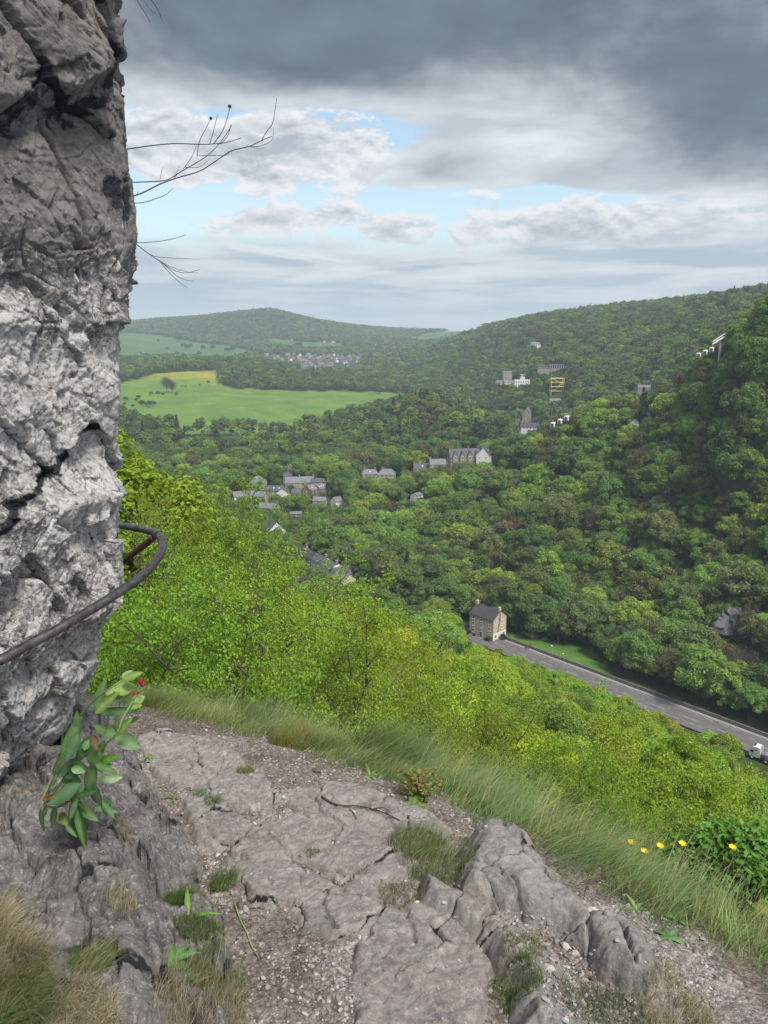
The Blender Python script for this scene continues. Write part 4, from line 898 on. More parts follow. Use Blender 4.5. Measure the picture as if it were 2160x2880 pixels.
low('bare0', 11.5, 5.0, 20, 300, .5, tw=1100, seed=125, lr=(.16, .24), tww=.045); low('cone0', 15, 3.0, 34, 1600, .65, 'cone', seed=127)
for s in range(3): low('mid1', 12, 5.6, 18, 800, 1.15, seed=130 + s, lr=(.24, .38))
low('sparse1', 11.5, 5.2, 18, 520, .95, tw=200, seed=134, lr=(.2, .3), tww=.09); low('cone1', 15, 3.0, 20, 420, 1.1, 'cone', seed=136)
for s in range(2): low('mid2', 12, 5.6, 10, 220, 2.1, seed=140 + s, lr=(.28, .42))
low('cone2', 15, 3.0, 12, 130, 2.0, 'cone', seed=146)
wo = [items[i] for i in range(len(items)) if i not in IND]
idx = []
for x, y, z, k, s, s2, c in wo:
    lod = 0 if y < 680 else (1 if y < 1700 else 2); kk = {'slope': 'mid', 'airy': 'mid'}.get(k, k)
    if lod: kk = {'bare': 'sparse'}.get(kk, kk)
    if lod == 2: kk = {'sparse': 'mid'}.get(kk, kk)
    ch = [q for q, nme in enumerate(wnames) if nme == kk + str(lod)]; idx.append(ch[rs.randint(len(ch))])
me = bpy.data.meshes.new('woodland'); me.from_pydata([(a[0], a[1], a[2]) for a in wo], [], [])
def attr(nm, typ, key, data):
    a = me.attributes.new(nm, typ, 'POINT'); a.data.foreach_set(key, np.asarray(data).ravel())
attr('kind_index', 'INT', 'value', np.array(idx, np.int32)); attr('rot', 'FLOAT_VECTOR', 'vector', np.stack([np.zeros(len(wo)), np.zeros(len(wo)), rs.uniform(0, 6.28, len(wo))], 1))
attr('size', 'FLOAT_VECTOR', 'vector', np.array([(a[4], a[4], a[5]) for a in wo])); attr('tint', 'FLOAT_COLOR', 'color', np.array([(*a[6], 1) for a in wo]))
wood = bpy.data.objects.new('woodland', me); COL.objects.link(wood); tag(wood, 'mixed woods covering the valley sides and far hills', 'woodland', kind='stuff')
ng = bpy.data.node_groups.new('woodland', 'GeometryNodeTree'); ng.interface.new_socket('Geometry', in_out='INPUT', socket_type='NodeSocketGeometry'); ng.interface.new_socket('Geometry', in_out='OUTPUT', socket_type='NodeSocketGeometry')
N = ng.nodes; gi = N.new('NodeGroupInput'); go = N.new('NodeGroupOutput'); ip = N.new('GeometryNodeInstanceOnPoints'); ci = N.new('GeometryNodeCollectionInfo')
ci.inputs['Collection'].default_value = wc; ci.inputs['Separate Children'].default_value = True; ci.inputs['Reset Children'].default_value = True
def na(nm, dt):
    n = N.new('GeometryNodeInputNamedAttribute'); n.data_type = dt; n.inputs[0].default_value = nm; return n.outputs[0]
ip.inputs['Pick Instance'].default_value = True
LK = ng.links; LK.new(gi.outputs[0], ip.inputs['Points']); LK.new(ci.outputs[0], ip.inputs['Instance']); LK.new(na('kind_index', 'INT'), ip.inputs['Instance Index'])
e2r = N.new('FunctionNodeEulerToRotation'); LK.new(na('rot', 'FLOAT_VECTOR'), e2r.inputs[0]); LK.new(e2r.outputs[0], ip.inputs['Rotation']); LK.new(na('size', 'FLOAT_VECTOR'), ip.inputs['Scale']); LK.new(ip.outputs[0], go.inputs[0])
md = wood.modifiers.new('scatter', 'NODES'); md.node_group = ng
print('trees', len(items), 'individual', len(IND))
# -------- single trees, bushes and hedges on the fields
FB = [(425,1112,1.0),(390,1122,1.1),(384,1128,.9),(355,1128,1.1),(375,1146,.8),(400,1143,1.6),(420,1146,1.7),(432,1142,1.3),(350,1140,.8),(497,1112,1.0),(445,1112,1.2),(460,1113,1.0),(522,1090,.7),(512,1088,.5),(585,1079,1.0),(562,1084,.5),
      (1066,1108,1.5),(1120,1128,1.7),(632,1212,1.7),(625,1207,1.3),(575,1224,1.3),(590,1226,1.4),(607,1226,1.3),(650,1222,1.2),(700,1217,1.6),(688,1215,1.3),(712,1217,1.2),(535,1236,1.2),(549,1234,1.0),
      (760,1222,1.0),(785,1221,.9),(805,1219,1.1),(825,1216,1.3),(845,1217,1.1),(865,1217,1.0),(795,1219,.9),(815,1219,.9),(572,1252,1.8),(500,960,2.6),(515,978,2.0),(525,982,2.0),(535,980,2.0),(572,985,2.0),(600,985,2.2),(498,1000,1.6),(470,985,1.4),(445,962,1.4),(515,1005,1.6),(560,1000,1.6),(830,962,2.0),(845,975,2.2),(640,992,2.0),(655,990,2.2)]
for k, (px, py, s) in enumerate(FB):
    p = hit(px, py, 650, 4000); s *= 1.6
    if py < 1010: s *= 1.5
    wh = k in (15, 20, 21, 5); c = (.42, .42, .33) if k in (20, 21) else ((.05,.085,.03) if k % 3 else (.07,.11,.035))
    nbx = 'on the green field' if py > 1060 else 'on the pale pasture below the far hill'
    if 1200 < py: nbx = 'in the hedge below the green field'
    if px > 1050: nbx = 'at the right corner of the green field'
    side = 'left end' if px < 480 else ('left part' if px < 640 else ('middle' if px < 900 else 'right end'))
    tree(('bush', k % 3), p, k * 1.3, s, c, ('white flowering hawthorn ' if k in (20, 21) else ('round dark green bush ' if s > 1.6 else 'small green bush ')) + nbx + ', ' + side, 'bush', 'bushes dotted over the fields', name='hawthorn' if k in (20, 21) else 'bush')
p = hit(470, 1105, 700, 2000); tree(('bare', 0), p, 0, 2.3, (.17, .15, .09), 'large bare branched tree standing alone on the left of the green field')
p = hit(485, 1106, 700, 2000); tree(('bare', 1), p, 2, 1.8, (.17, .15, .09), 'smaller bare tree leaning against the large bare tree on the green field')
p = P(822, 1372, 600); p.z = float(T(p.x, p.y)); 
tree(('mid', 1), (p.x, 598, float(T(p.x, 598))), 1, 1.1, (.30, .34, .22), 'pale white flowering chestnut tree behind the village roofs', name='chestnut_tree')
tree(('mid', 2), tuple(hit(778, 1372, 400, 800)), 1, .75, (.05, .13, .03), 'round vivid green tree between the hipped roof and the long stone building')
# -------- low scrub between the valley houses and along the road
for k in range(60):
    px = rs.uniform(800, 1010) if k < 34 else rs.uniform(1180, 1330); py = (rs.uniform(1410, 1560) + (px - 880) * .15) if k < 34 else rs.uniform(1735, 1775) + (px - 1250) * .2
    p = hit(px, py, 230, 900)
    if any((p.x - a) ** 2 + (p.y - b_) ** 2 < r ** 2 for a, b_, r in EXCL) or seg_dist(p.x, p.y, ROAD) < 7: continue
    if not clear_of(np.array([p.x]), np.array([p.y]), np.array([p.z]), 2.5, 4.0)[0]: continue
    c = np.array(((.05,.09,.03),(.08,.13,.03),(.12,.12,.05),(.07,.12,.04))[k % 4])
    tree(('bush', k % 3), p, k, rs.uniform(.9, 1.5), c, ('dark', 'fresh green', 'olive', 'green')[k % 4] + ' bush ' + ('in the gardens below the village' if k < 34 else 'on the bank left of the brick house'), 'bush', 'garden and bank bushes')
for k, (dx, s) in enumerate(((-5.2, .5), (-2.6, .42), (3.4, .45), (5.0, .62))):
    c = hc - gd * (D_ / 2 + 1.0) - fd * dx; tree(('bush', k % 3), (c.x, c.y, -114.8), k, s, (.035, .07, .025), ('dark bush against the brick house front, ' + ('far left end', 'left of its green door', 'right of its green door', 'near corner')[k]), 'bush')
c = hc + Vector((-fd.x, -fd.y, 0)) * (L_ / 2 + 1.8); tree(('bush', 1), (c.x, c.y, -114.8), 1, .8, (.03, .06, .025), 'dark rounded shrub in front of the white gable wall of the lone brick house', 'bush')
# hedge on the verge meadow
q = MB(); a = hit(1480, 1830, 200, 330); b_ = hit(1540, 1798, 200, 340); n = 2600; t_ = rs.uniform(0, 1, n)
base = np.array(a)[None] * (1 - t_[:, None]) + np.array(b_)[None] * t_[:, None]; d = sph(rs, n, .4)
leaf_quads(q, base + d * np.array((1.1, 1.1, 1.3)) * rs.uniform(.7, 1, (n, 1)) + np.array((0, 0, .7)), d, .35 * rs.uniform(.6, 1.3, n), rs); o = q.build('hedge', M_LEAF); o.color = (.07, .13, .03, 1); tag(o, 'short clipped hedge crossing the grass beside the lone brick house', 'hedge')

# ================================================================ HAZEL SHRUBS just beyond the ledge
def hazel(seed, H=4.6, spread=2.6, stems=8, leaf=.054, per=40):
    rs = np.random.RandomState(seed); bm_ = MB(); tips = []
    def grow(p, d, L, r, depth):
        n = 5 if depth else 7; pts_ = [p]; dd = d.copy()
        for i in range(n):
            dd = dd + rs.normal(size=3) * (.10 if depth < 2 else .16) + np.array((0, 0, .03 if depth < 2 else -.01)); dd /= np.linalg.norm(dd); pts_.append(pts_[-1] + dd * L / n)
        if depth < 3: bm_.tube(pts_, np.linspace(r, r * .35, n + 1), 6 if depth == 0 else 4)
        else: bm_.tube(pts_[::2], np.linspace(r, r * .4, len(pts_[::2])), 3)
        if depth == 3: tips.append(np.array(pts_)); return
        nb = (6, 5, 4)[depth]
        for i in range(nb):
            t = (i + 1.2) / (nb + .4) * n; i0 = min(int(t), n - 1); q = pts_[i0] + (pts_[i0 + 1] - pts_[i0]) * (t - i0)
            s = sph(rs, 1)[0]; s[2] = abs(s[2]) * .22 if depth else s[2] * .2 + .25; nd = dd * (.35 if depth else .5) + s; nd /= np.linalg.norm(nd)
            grow(q, nd, L * rs.uniform(.36, .55), r * .42, depth + 1)
    bm_.tube([(0, 0, -4), (0, 0, .3)], [.09, .06], 7)
    for i in range(stems):
        th = 6.28 * i / stems + rs.uniform(-.3, .3); d = np.array((math.cos(th) * rs.uniform(.2, .6), math.sin(th) * rs.uniform(.2, .6), 1.0)); d /= np.linalg.norm(d)
        grow(np.array((math.cos(th) * .15, math.sin(th) * .15, 0.0)), d, H * rs.uniform(.65, 1.0), rs.uniform(.03, .055), 0)
    lm = MB(); pos = []; 
    for tp in tips:
        for j in range(per):
            t = rs.uniform(.1, 1) * (len(tp) - 1); i0 = min(int(t), len(tp) - 2); p = tp[i0] + (tp[i0 + 1] - tp[i0]) * (t - i0); pos.append(p + rs.normal(size=3) * np.array((.085, .085, .03)) + np.array((0, 0, .015)))
    pos = np.array(pos); n = len(pos); nr = rs.normal(size=(n, 3)) * .5 + np.array((0, 0, 1.0)); leaf_quads(lm, pos, nr, leaf * rs.uniform(.7, 1.35, n), rs, aspect=.78, fold=.22)
    return lm, bm_
HZH = []
for s in range(3):
    lm, bm_ = hazel(200 + s); HZH.append(float(np.percentile(np.vstack(lm.v)[:, 2], 99.5))); TREE[('hazel', s)] = (lm, bm_, 'hazel_shrub', 4.6, 2.6)
HZ = [ # px, top py, distance, scale, variant, colour, label
 (640,1575,10.5,.95,0,(.165,.27,.020),'bright green hazel bush filling the middle left above the gravel'),
 (800,1640,11,.9,1,(.185,.27,.020),'yellow green hazel bush over the long grass, right of the middle left one'),
 (430,1560,9.0,.8,2,(.150,.265,.024),'hazel bush between the curved handrail and the long grass'),
 (560,1740,8.2,.7,1,(.160,.275,.022),'low front hazel bush just over the grass behind the gravel'),
 (330,1760,7.2,.65,0,(.150,.265,.024),'hazel bush touching the rock face under the handrail'),
 (690,1545,15,1.0,2,(.180,.265,.020),'tall hazel crown rising towards the white gabled house'),
 (930,1730,14,.9,0,(.200,.265,.020),'yellowish hazel over the grass left of the lone brick house'),
 (900,1830,9.5,.7,2,(.170,.25,.022),'small hazel against the crest of the long grass in the middle'),
 (1060,1860,12,.7,1,(.165,.24,.022),'small hazel below the roadside terrace, touching the grass crest'),
 (560,1480,17,1.0,1,(.155,.24,.022),'hazel crown between the handrail and the village roofs'),
 (420,1440,14,.9,0,(.150,.235,.024),'hazel crown right beside the top of the handrail loop'),
 (820,1650,18,.9,1,(.190,.265,.020),'hazel crown hiding the left end of the roadside terrace'),
 (1020,1745,22,.9,2,(.190,.245,.022),'pale hazel crown directly under the cream end house'),
 (1110,1770,26,.9,1,(.195,.235,.025),'spreading hazel crown left of the lone brick house'),
 (1140,1790,32,.9,0,(.200,.240,.025),'rounded yellow crown touching the left of the lone brick house'),
 (1180,1850,20,.8,0,(.185,.235,.022),'olive hazel crown below the rounded yellow crown'),
 (640,1345,32,1.15,2,(.150,.225,.026),'thin crown standing up before the left village houses'),
 (345,1240,30,1.1,0,(.185,.225,.020),'yellow green crown against the left rock below the field'),
 (400,1340,28,1.0,1,(.165,.205,.022),'olive crown left of the village behind the handrail'),
 (480,1400,24,.9,2,(.165,.215,.022),'round crown between the handrail loop and the thin standing crown'),
 (1720,2040,20,1.3,0,(.165,.26,.018),'bright hazel crown over the grass edge right of centre'),
 (1580,2020,21,1.15,1,(.165,.25,.018),'bright spreading crown right of the pale one above the boulder'),
 (1430,1985,22,1.0,1,(.155,.245,.018),'bright hazel crown above the pointed boulder'),
 (1320,1970,22,.75,2,(.185,.235,.024),'small pale hazel crown above the pale grass seed heads'),
 (1300,1895,34,1.0,1,(.195,.235,.024),'yellow olive crown right below the lone brick house'),
 (1900,2200,15,1.0,2,(.165,.24,.020),'hazel crown above the yellow poppies'),
 (2110,2270,13,.95,0,(.160,.23,.022),'hazel crown above the dark leaved shrub at the right edge'),
 (1610,2180,14,.6,1,(.155,.24,.020),'low hazel crown behind the grass above the boulder'),
 (1770,2240,13,.6,0,(.160,.24,.020),'low hazel crown left of the one above the poppies'),
 (2060,2190,30,1.2,1,(.175,.23,.020),'broad olive hazel crown below the lorry'),
 (1890,2090,34,1.4,0,(.170,.225,.024),'olive green crown between the bright hazel and the lorry'),
 (1940,2062,55,1.5,0,(.165,.235,.020),'big rounded yellow green crown hiding the road left of the lorry'),
]
for px, py, Y, s, v, c, lab in HZ:
    p = P(px, py, Y)
    big = Y >= 28 and v != 2; hn = 10.3 * .55 if big else HZH[v]; sz = min(max((p.z - float(T(p.x, p.y))) / hn, s * .85), s * 1.4); DBG.append(('hz', px, py, Y, p.z - hn * sz - float(T(p.x, p.y)), sz / s))
    if big: tree(('slope', v), (p.x, p.y, p.z - hn * sz), px * .7, (s * .55, s * .55, sz * .55), tuple(np.array(c) * (1.17, 1.25, 1.0)), lab.replace('hazel ', 'leafy '), 'tree', None, 'ash_tree', M_BARKNEAR); continue
    tree(('hazel', v), (p.x, p.y, p.z - hn * sz), px * .7, (s * .78, s * .78, sz), tuple(np.array(c) * (1.09, 1.12, 1.1)), lab, 'shrub', None, 'hazel_shrub', M_BARKNEAR)

from collections import defaultdict
GRP = defaultdict(list); ORD = 'first second third fourth fifth sixth seventh eighth ninth tenth eleventh twelfth'.split()
bpy.context.view_layer.update()
for o in COL.objects:
    if o.parent is None and o.get('category') in ('tree', 'bush', 'shrub'): GRP[o['label']].append(o)
for lb_, os_ in GRP.items():
    if 1 < len(os_) <= 12:
        os_.sort(key=lambda o: project(o.location.x, o.location.y, o.location.z)[0])
        for k, o in enumerate(os_):
            n_l = lb_ + ', ' + ORD[k] + ' from left'
            if len(n_l.split()) <= 16: o['label'] = n_l

# ================================================================ FOREGROUND: path ledge, slabs, gravel, grass
EDGE = [(-6, 5.6), (-2.6, 4.75), (-1.5, 4.15), (-.6, 3.75), (.28, 3.08), (.875, 2.42), (1.19, 1.98), (1.7, 1.0), (2.2, -1)]
def edge_d(x, y):
    """signed distance outside the ledge (positive = over the drop)"""
    d = seg_dist(x, y, EDGE); poly = EDGE + [(-12, -1), (-12, 5.6)]
    return np.where(inpoly(x, y, poly), -d, d)
def lane(x, y): return -1.60 - .12 * y
PPX = lambda px, py: tuple(plane_on(px, py))
def plane_on(px, py):
    d = ray(px, py); t = -1.60 / (d[2] + .12 * d[1]); return d[0] * t, d[1] * t
TOE = [plane_on(*p) for p in ((300,1985),(365,2050),(420,2180),(480,2290),(560,2400),(600,2500),(655,2620),(700,2760),(705,2960),(300,3400),(-900,3300),(-900,2300),(-100,2150),(150,2000))]
def G0(x, y):
    d = edge_d(x, y)
    z = lane(x, y) - .10 * sstep(-.5, .2, d) - np.where(d > 0, .55 * d + .33 * d * d, 0)
    z = z + .025 * fbm(x * 1.3, y * 1.3, x * 0, 3, 21)
    return np.maximum(z, -9.5)
def ground_z(x, y):
    z = G0(x, y); d = edge_d(x, y)
    z = z + .012 * fbm(x * 7, y * 7, x * 0, 4, 31) + .004 * fbm(x * 45, y * 45, x * 0, 3, 33)
    o, tl, e = facet(x * 9, y * 9, x * 0, 51, True)
    return z + .004 * o
xs = []
U_, V_ = np.meshgrid(np.linspace(-.95, .95, 760), np.linspace(0, 1, 620))
YY = 1.15 * (7.5 / 1.15) ** V_; XX = U_ * YY
ZZ = ground_z(XX, YY)
DD = edge_d(XX, YY)
mb = MB(); g = fbm(XX * 2.2, YY * 2.2, XX * 0, 4, 77)
soil = np.array((.145, .122, .104)); grv = np.array((.215, .195, .178)); tur = np.array((.075, .085, .035))
a1 = sstep(-.15, .35, g)[..., None]; a2 = sstep(-.22, .02, DD + g * .12)[..., None]
cc = (soil * (1 - a1) + grv * a1) * (1 - a2) + tur * a2
mb.add(np.stack([XX, YY, ZZ], -1).reshape(-1, 3), grid_faces(620, 760), 0, cc.reshape(-1, 3))
m = bpy.data.materials.new('trodden_soil'); m.use_nodes = True; t = NT(m.node_tree); t.n.clear()
co = t.new('ShaderNodeTexCoord').outputs['Object']; ca = t.new('ShaderNodeAttribute', attribute_name='col').outputs['Color']
f1 = t.ramp(t.noise(co, 60, 6, .7), .3, .72, .62, 1.4); f2 = t.ramp(t.noise(co, 6, 5, .65), .3, .7, .8, 1.2)
vo = t.new('ShaderNodeTexVoronoi', {'Vector': co, 'Scale': 110.0}, feature='F1')
f3 = t.ramp(t.new('ShaderNodeSeparateColor', {0: vo.outputs['Color']}).outputs[0], 0, 1, .65, 1.45, False)
c = t.mix(1.0, ca, t.new('ShaderNodeCombineColor', {0: t.math('MULTIPLY', t.math('MULTIPLY', f1, f2), f3), 1: t.math('MULTIPLY', t.math('MULTIPLY', f1, f2), f3), 2: t.math('MULTIPLY', t.math('MULTIPLY', f1, f2), f3)}).outputs[0], 'MULTIPLY')
bp = t.new('ShaderNodeBump', {'Height': t.math('ADD', t.noise(co, 90, 5, .7), t.math('MULTIPLY', vo.outputs['Distance'], -1.0)), 'Strength': .8, 'Distance': .006}).outputs[0]
b = t.new('ShaderNodeBsdfPrincipled', {'Base Color': c, 'Roughness': .95, 'Specular IOR Level': .1, 'Normal': bp}); t.new('ShaderNodeOutputMaterial', {0: b.outputs[0]})
tag(mb.build('path', m, smooth=True, col=True), 'gravelly footpath ledge', kind='structure')

def rock_mat(name, base, dark, pale, lich=0.5, warm=(.16, .12, .085), sc=1.0):
    m = bpy.data.materials.new(name); m.use_nodes = True; t = NT(m.node_tree); t.n.clear()
    co = t.new('ShaderNodeTexCoord').outputs['Object']; ca = t.new('ShaderNodeAttribute', attribute_name='col')
    sp = t.new('ShaderNodeSeparateColor', {0: ca.outputs['Color']}).outputs       # R lichen amount, G dark stain, crack lines and painted overhang shade, B unused
    c = t.mix(t.ramp(t.noise(co, 7 * sc, 8, .65, .6), .32, .70), dark, base)
    c = t.mix(t.ramp(t.noise(co, 3.1 * sc, 5, .6, .4), .5, .72, 0, .7), c, warm)
    c = t.mix(t.ramp(t.noise(co, 34 * sc, 6, .7), .38, .70, 0, .55), c, tuple(min(1, q * 1.5) for q in base))
    c = t.mix(t.math('MULTIPLY', t.math('SUBTRACT', sp[0], .35), .6, clamp=True), c, tuple(min(1, q * 1.75) for q in base))
    l1 = t.ramp(t.math('ADD', t.noise(co, 26 * sc, 8, .72, .8), t.math('MULTIPLY', sp[0], .16)), .61, .67)
    l2 = t.ramp(t.math('ADD', t.noise(co, 95 * sc, 4, .7), t.math('MULTIPLY', sp[0], .13)), .62, .68)
    c = t.mix(t.math('MULTIPLY', t.math('MAXIMUM', l1, t.math('MULTIPLY', l2, .8)), lich), c, pale)
    c = t.mix(t.ramp(t.math('ADD', t.noise(co, 9 * sc, 6, .7, .5), t.math('MULTIPLY', sp[1], .5)), .68, .80), c, (.022, .024, .028))
    h = t.math('ADD', t.noise(co, 28 * sc, 8, .72, .3), t.math('MULTIPLY', t.noise(co, 120 * sc, 6, .75), .6))
    bp = t.new('ShaderNodeBump', {'Height': h, 'Strength': .9, 'Distance': .012 / sc}).outputs[0]
    b = t.new('ShaderNodeBsdfPrincipled', {'Base Color': c, 'Roughness': .88, 'Specular IOR Level': .2, 'Normal': bp}); t.new('ShaderNodeOutputMaterial', {0: b.outputs[0]})
    return m
M_CLIFF = rock_mat('limestone_cliff', (.175, .166, .158), (.07, .066, .064), (.50, .49, .475), .8, (.17, .14, .118))
M_TOE = rock_mat('grey_rock', (.17, .162, .155), (.062, .058, .057), (.42, .41, .40), .5, (.15, .12, .09))
M_SLAB = rock_mat('worn_slab', (.255, .236, .216), (.145, .13, .12), (.40, .38, .35), .5, (.21, .185, .165))
M_BOUL = rock_mat('boulder_rock', (.25, .236, .22), (.125, .117, .11), (.36, .34, .31), .4, (.20, .16, .13))

def psd(x, y, poly):
    L = list(poly) + [poly[0]]; d = seg_dist(x, y, L); return np.where(inpoly(x, y, poly), d, -d)
def slab(px_poly, h, label, m=None, tilt=(0, 0), edge=.030, res=.0048, nm='rock_slab', rough=1.0, crack=None, shape=None, cat='rock', grow=.030):
    poly = [plane_on(*p) for p in px_poly]; a = np.array(poly); lo = a.min(0) - .07; hi = a.max(0) + .07; c0 = a.mean(0)
    nx, ny = int((hi[0] - lo[0]) / res) + 2, int((hi[1] - lo[1]) / res) + 2
    x, y = np.meshgrid(np.linspace(lo[0], hi[0], nx), np.linspace(lo[1], hi[1], ny))
    wx = x + .016 * fbm(x * 14, y * 14, x * 0, 4, 5); wy = y + .016 * fbm(x * 14, y * 14, x * 0 + 9, 4, 6)
    s = psd(wx, wy, poly) + grow
    o, tl, e = facet(wx * 4.2, wy * 4.2, x * 0 + h * 10, 61, True); o2, tl2, e2 = facet(wx * 15, wy * 15, x * 0, 63, True)
    prof = sstep(-.012, edge, s) ** .75
    z = G0(x, y) - .03 + (h + .03) * prof + ((x - c0[0]) * tilt[0] + (y - c0[1]) * tilt[1]) * prof
    if shape is not None: z = z + shape(x, y, s) * prof
    z = z + prof * rough * (.010 * o + .030 * tl * .4 + .0035 * o2 + .006 * tl2 + .009 * fbm(x * 6, y * 6, x * 0, 5, 71) + .0025 * fbm(x * 50, y * 50, x * 0, 3, 73))
    z = z - prof * rough * (.020 * np.exp(-(e / .024) ** 2) * (vnoise(x * 3, y * 3, x * 0, 81) > -.15) + .003 * np.exp(-(e2 / .05) ** 2))
    if crack:
        for cl, wd, dp in crack:
            cd_ = seg_dist(wx, wy, [plane_on(*p) for p in cl]); z = z - dp * np.exp(-(cd_ / wd) ** 2)
    keepv = s > -.022; F = grid_faces(ny, nx); kf = keepv.ravel()[F].all(1); F = F[kf]
    used = np.unique(F); rm = np.full(nx * ny, -1); rm[used] = np.arange(len(used))
    V = np.stack([x, y, z], -1).reshape(-1, 3)[used]
    q = MB(); col = np.zeros((len(V), 3)); col[:, 0] = .35; col[:, 1] = (.8 * np.exp(-(e / .025) ** 2) * (vnoise(x * 3, y * 3, x * 0, 81) > -.15)).ravel()[used]
    q.add(V, rm[F], 0, col); ob = q.build(nm, m or M_SLAB, smooth=True, col=True); tag(ob, label, cat); 
    SL.append((poly, x, y, z, s)); return ob
SL = []
slab([(420,2100),(660,2110),(745,2220),(900,2215),(1240,2300),(1270,2440),(1180,2560),(1110,2680),(1020,2640),(830,2600),(690,2560),(560,2400)], .012, 'pale bedrock showing through the grit all along the path', rough=1.5, nm='bedrock', grow=.0)
BED = SL.pop()
slab([(400,2085),(480,2060),(590,2092),(668,2140),(745,2200),(765,2240),(700,2290),(640,2275),(560,2215),(450,2180),(415,2130)], .030, 'flat worn grey slab furthest up the path, below the gravel patch', crack=[([(640,2130),(600,2190),(570,2215)], .006, .02)])
slab([(520,2250),(586,2238),(650,2290),(716,2355),(780,2410),(838,2465),(842,2543),(780,2555),(716,2536),(677,2465),(640,2400),(560,2350)], .032, 'long worn slab running down the middle of the path beside the dark grey rock')
slab([(827,2256),(900,2218),(977,2208),(1080,2240),(1180,2280),(1250,2340),(1250,2400),(1180,2440),(1120,2480),(1040,2498),(960,2470),(860,2430),(765,2385),(755,2340),(860,2305)], .034, 'large slab under the fallen stick in the middle of the path',
     crack=[([(900,2218),(890,2290),(960,2330),(940,2400)], .006, .025), ([(1080,2240),(1100,2330),(1180,2440)], .006, .02)])
slab([(866,2478),(950,2485),(1075,2530),(1075,2600),(1045,2640),(990,2650),(930,2668),(870,2630),(827,2582)], .030, 'square worn slab below the stick slab, ringed by gravel', crack=[([(950,2485),(915,2560),(930,2660)], .006, .02)])
slab([(1080,2560),(1140,2558),(1230,2610),(1300,2660),(1366,2750),(1350,2830),(1295,2960),(1000,3000),(1020,2850),(1000,2740),(1050,2660)], .036, 'broad flat slab at the bottom centre of the path', crack=[([(1140,2558),(1160,2640),(1150,2700)], .006, .02)])
slab([(1197,2490),(1243,2535),(1290,2560),(1380,2608),(1431,2620),(1500,2680),(1550,2725),(1590,2810),(1660,2900),(1700,2990),(1450,2990),(1464,2830),(1410,2745),(1350,2680),(1265,2632),(1190,2580)], .085, 'narrow ridge of rock dividing the bottom slab from the gravel gully', M_BOUL, edge=.07, crack=[([(1385,2610),(1370,2640),(1350,2680)], .007, .04)])
slab([(1318,2395),(1366,2350),(1420,2364),(1460,2392),(1508,2418),(1545,2465),(1592,2505),(1640,2556),(1675,2592),(1725,2596),(1795,2634),(1828,2688),(1850,2740),(1898,2816),(1900,2870),(1840,2850),(1760,2812),(1690,2765),(1650,2705),(1590,2650),(1510,2604),(1418,2598),(1290,2562),(1298,2460)], .10, 'broad low grey boulder running diagonally from the grass edge to the lower right', M_BOUL, edge=.10, rough=1.0, nm='boulder', cat='boulder',
     shape=lambda x, y, s: .05 * np.exp(-((x - plane_on(1395, 2420)[0]) ** 2 + (y - plane_on(1395, 2420)[1]) ** 2) / .035), crack=[([(1480,2640),(1440,2540),(1520,2500),(1560,2540)], .006, .03), ([(1300,2480),(1400,2520),(1450,2590)], .006, .022), ([(1640,2560),(1655,2640),(1640,2720)], .006, .025), ([(1680,2640),(1740,2690),(1800,2790)], .006, .035), ([(1400,2370),(1440,2440),(1530,2460)], .005, .015)])
# rock toe between cliff and path -------------------------------------------------
a = np.array(TOE); x, y = np.meshgrid(np.linspace(-2.2, -.28, 520), np.linspace(1.0, 3.5, 640))
wx = x + .02 * fbm(x * 9, y * 9, x * 0, 4, 5); wy = y + .02 * fbm(x * 9, y * 9, x * 0 + 9, 4, 6); s = psd(wx, wy, TOE)
hollow = plane_on(505, 2560); hz = np.exp(-(((x - hollow[0] + .02) / .085) ** 2 + ((y - hollow[1] - .04) / .15) ** 2) ** 1.5)
hz2 = np.exp(-(((x - plane_on(520, 2740)[0]) / .10) ** 2 + ((y - plane_on(520, 2740)[1]) / .22) ** 2) ** 1.5)
cr = lambda x_: 0
# rotate sampling so the beds run down towards the path
ru = wx * .80 + wy * .60; rv = -wx * .60 + wy * .80
o, tl, e = facet(ru * 6.5, rv * 3.2, x * 0 + 3, 91, True); o2, tl2, e2 = facet(ru * 17, rv * 10, x * 0, 93, True); o3, tl3, e3 = facet(ru * 42, rv * 30, x * 0, 95, True)
prof = sstep(-.01, .06, s)
z = G0(x, y) - .03 + .07 * prof + np.clip(s, 0, .33) * .62 * prof - np.clip(s - .45, 0, 2) * .12
z = z + prof * (.030 * o + .07 * tl + .012 * o2 + .024 * tl2 + .004 * o3 + .010 * tl3 + .012 * fbm(x * 9, y * 9, x * 0, 5, 98) - .030 * np.exp(-(e / .05) ** 2) - .012 * np.exp(-(e2 / .06) ** 2)) - .17 * hz * prof - .06 * hz2 * prof
TOEZ = (x, y, z, s)
F = grid_faces(640, 520); kf = (s > -.02).ravel()[F].all(1); F = F[kf]; used = np.unique(F); rm = np.full(x.size, -1); rm[used] = np.arange(len(used))
col = np.zeros((len(used), 3)); col[:, 0] = (sstep(.0, -.8, x).ravel()[used]) * .35; col[:, 1] = (np.exp(-(e / .04) ** 2)).ravel()[used] * .5
q = MB(); q.add(np.stack([x, y, z], -1).reshape(-1, 3)[used], rm[F], 0, col); o = q.build('rock_outcrop', M_TOE, smooth=True, col=True); tag(o, 'dark grey rough rock sloping from the foot of the cliff down to the path', 'rock')
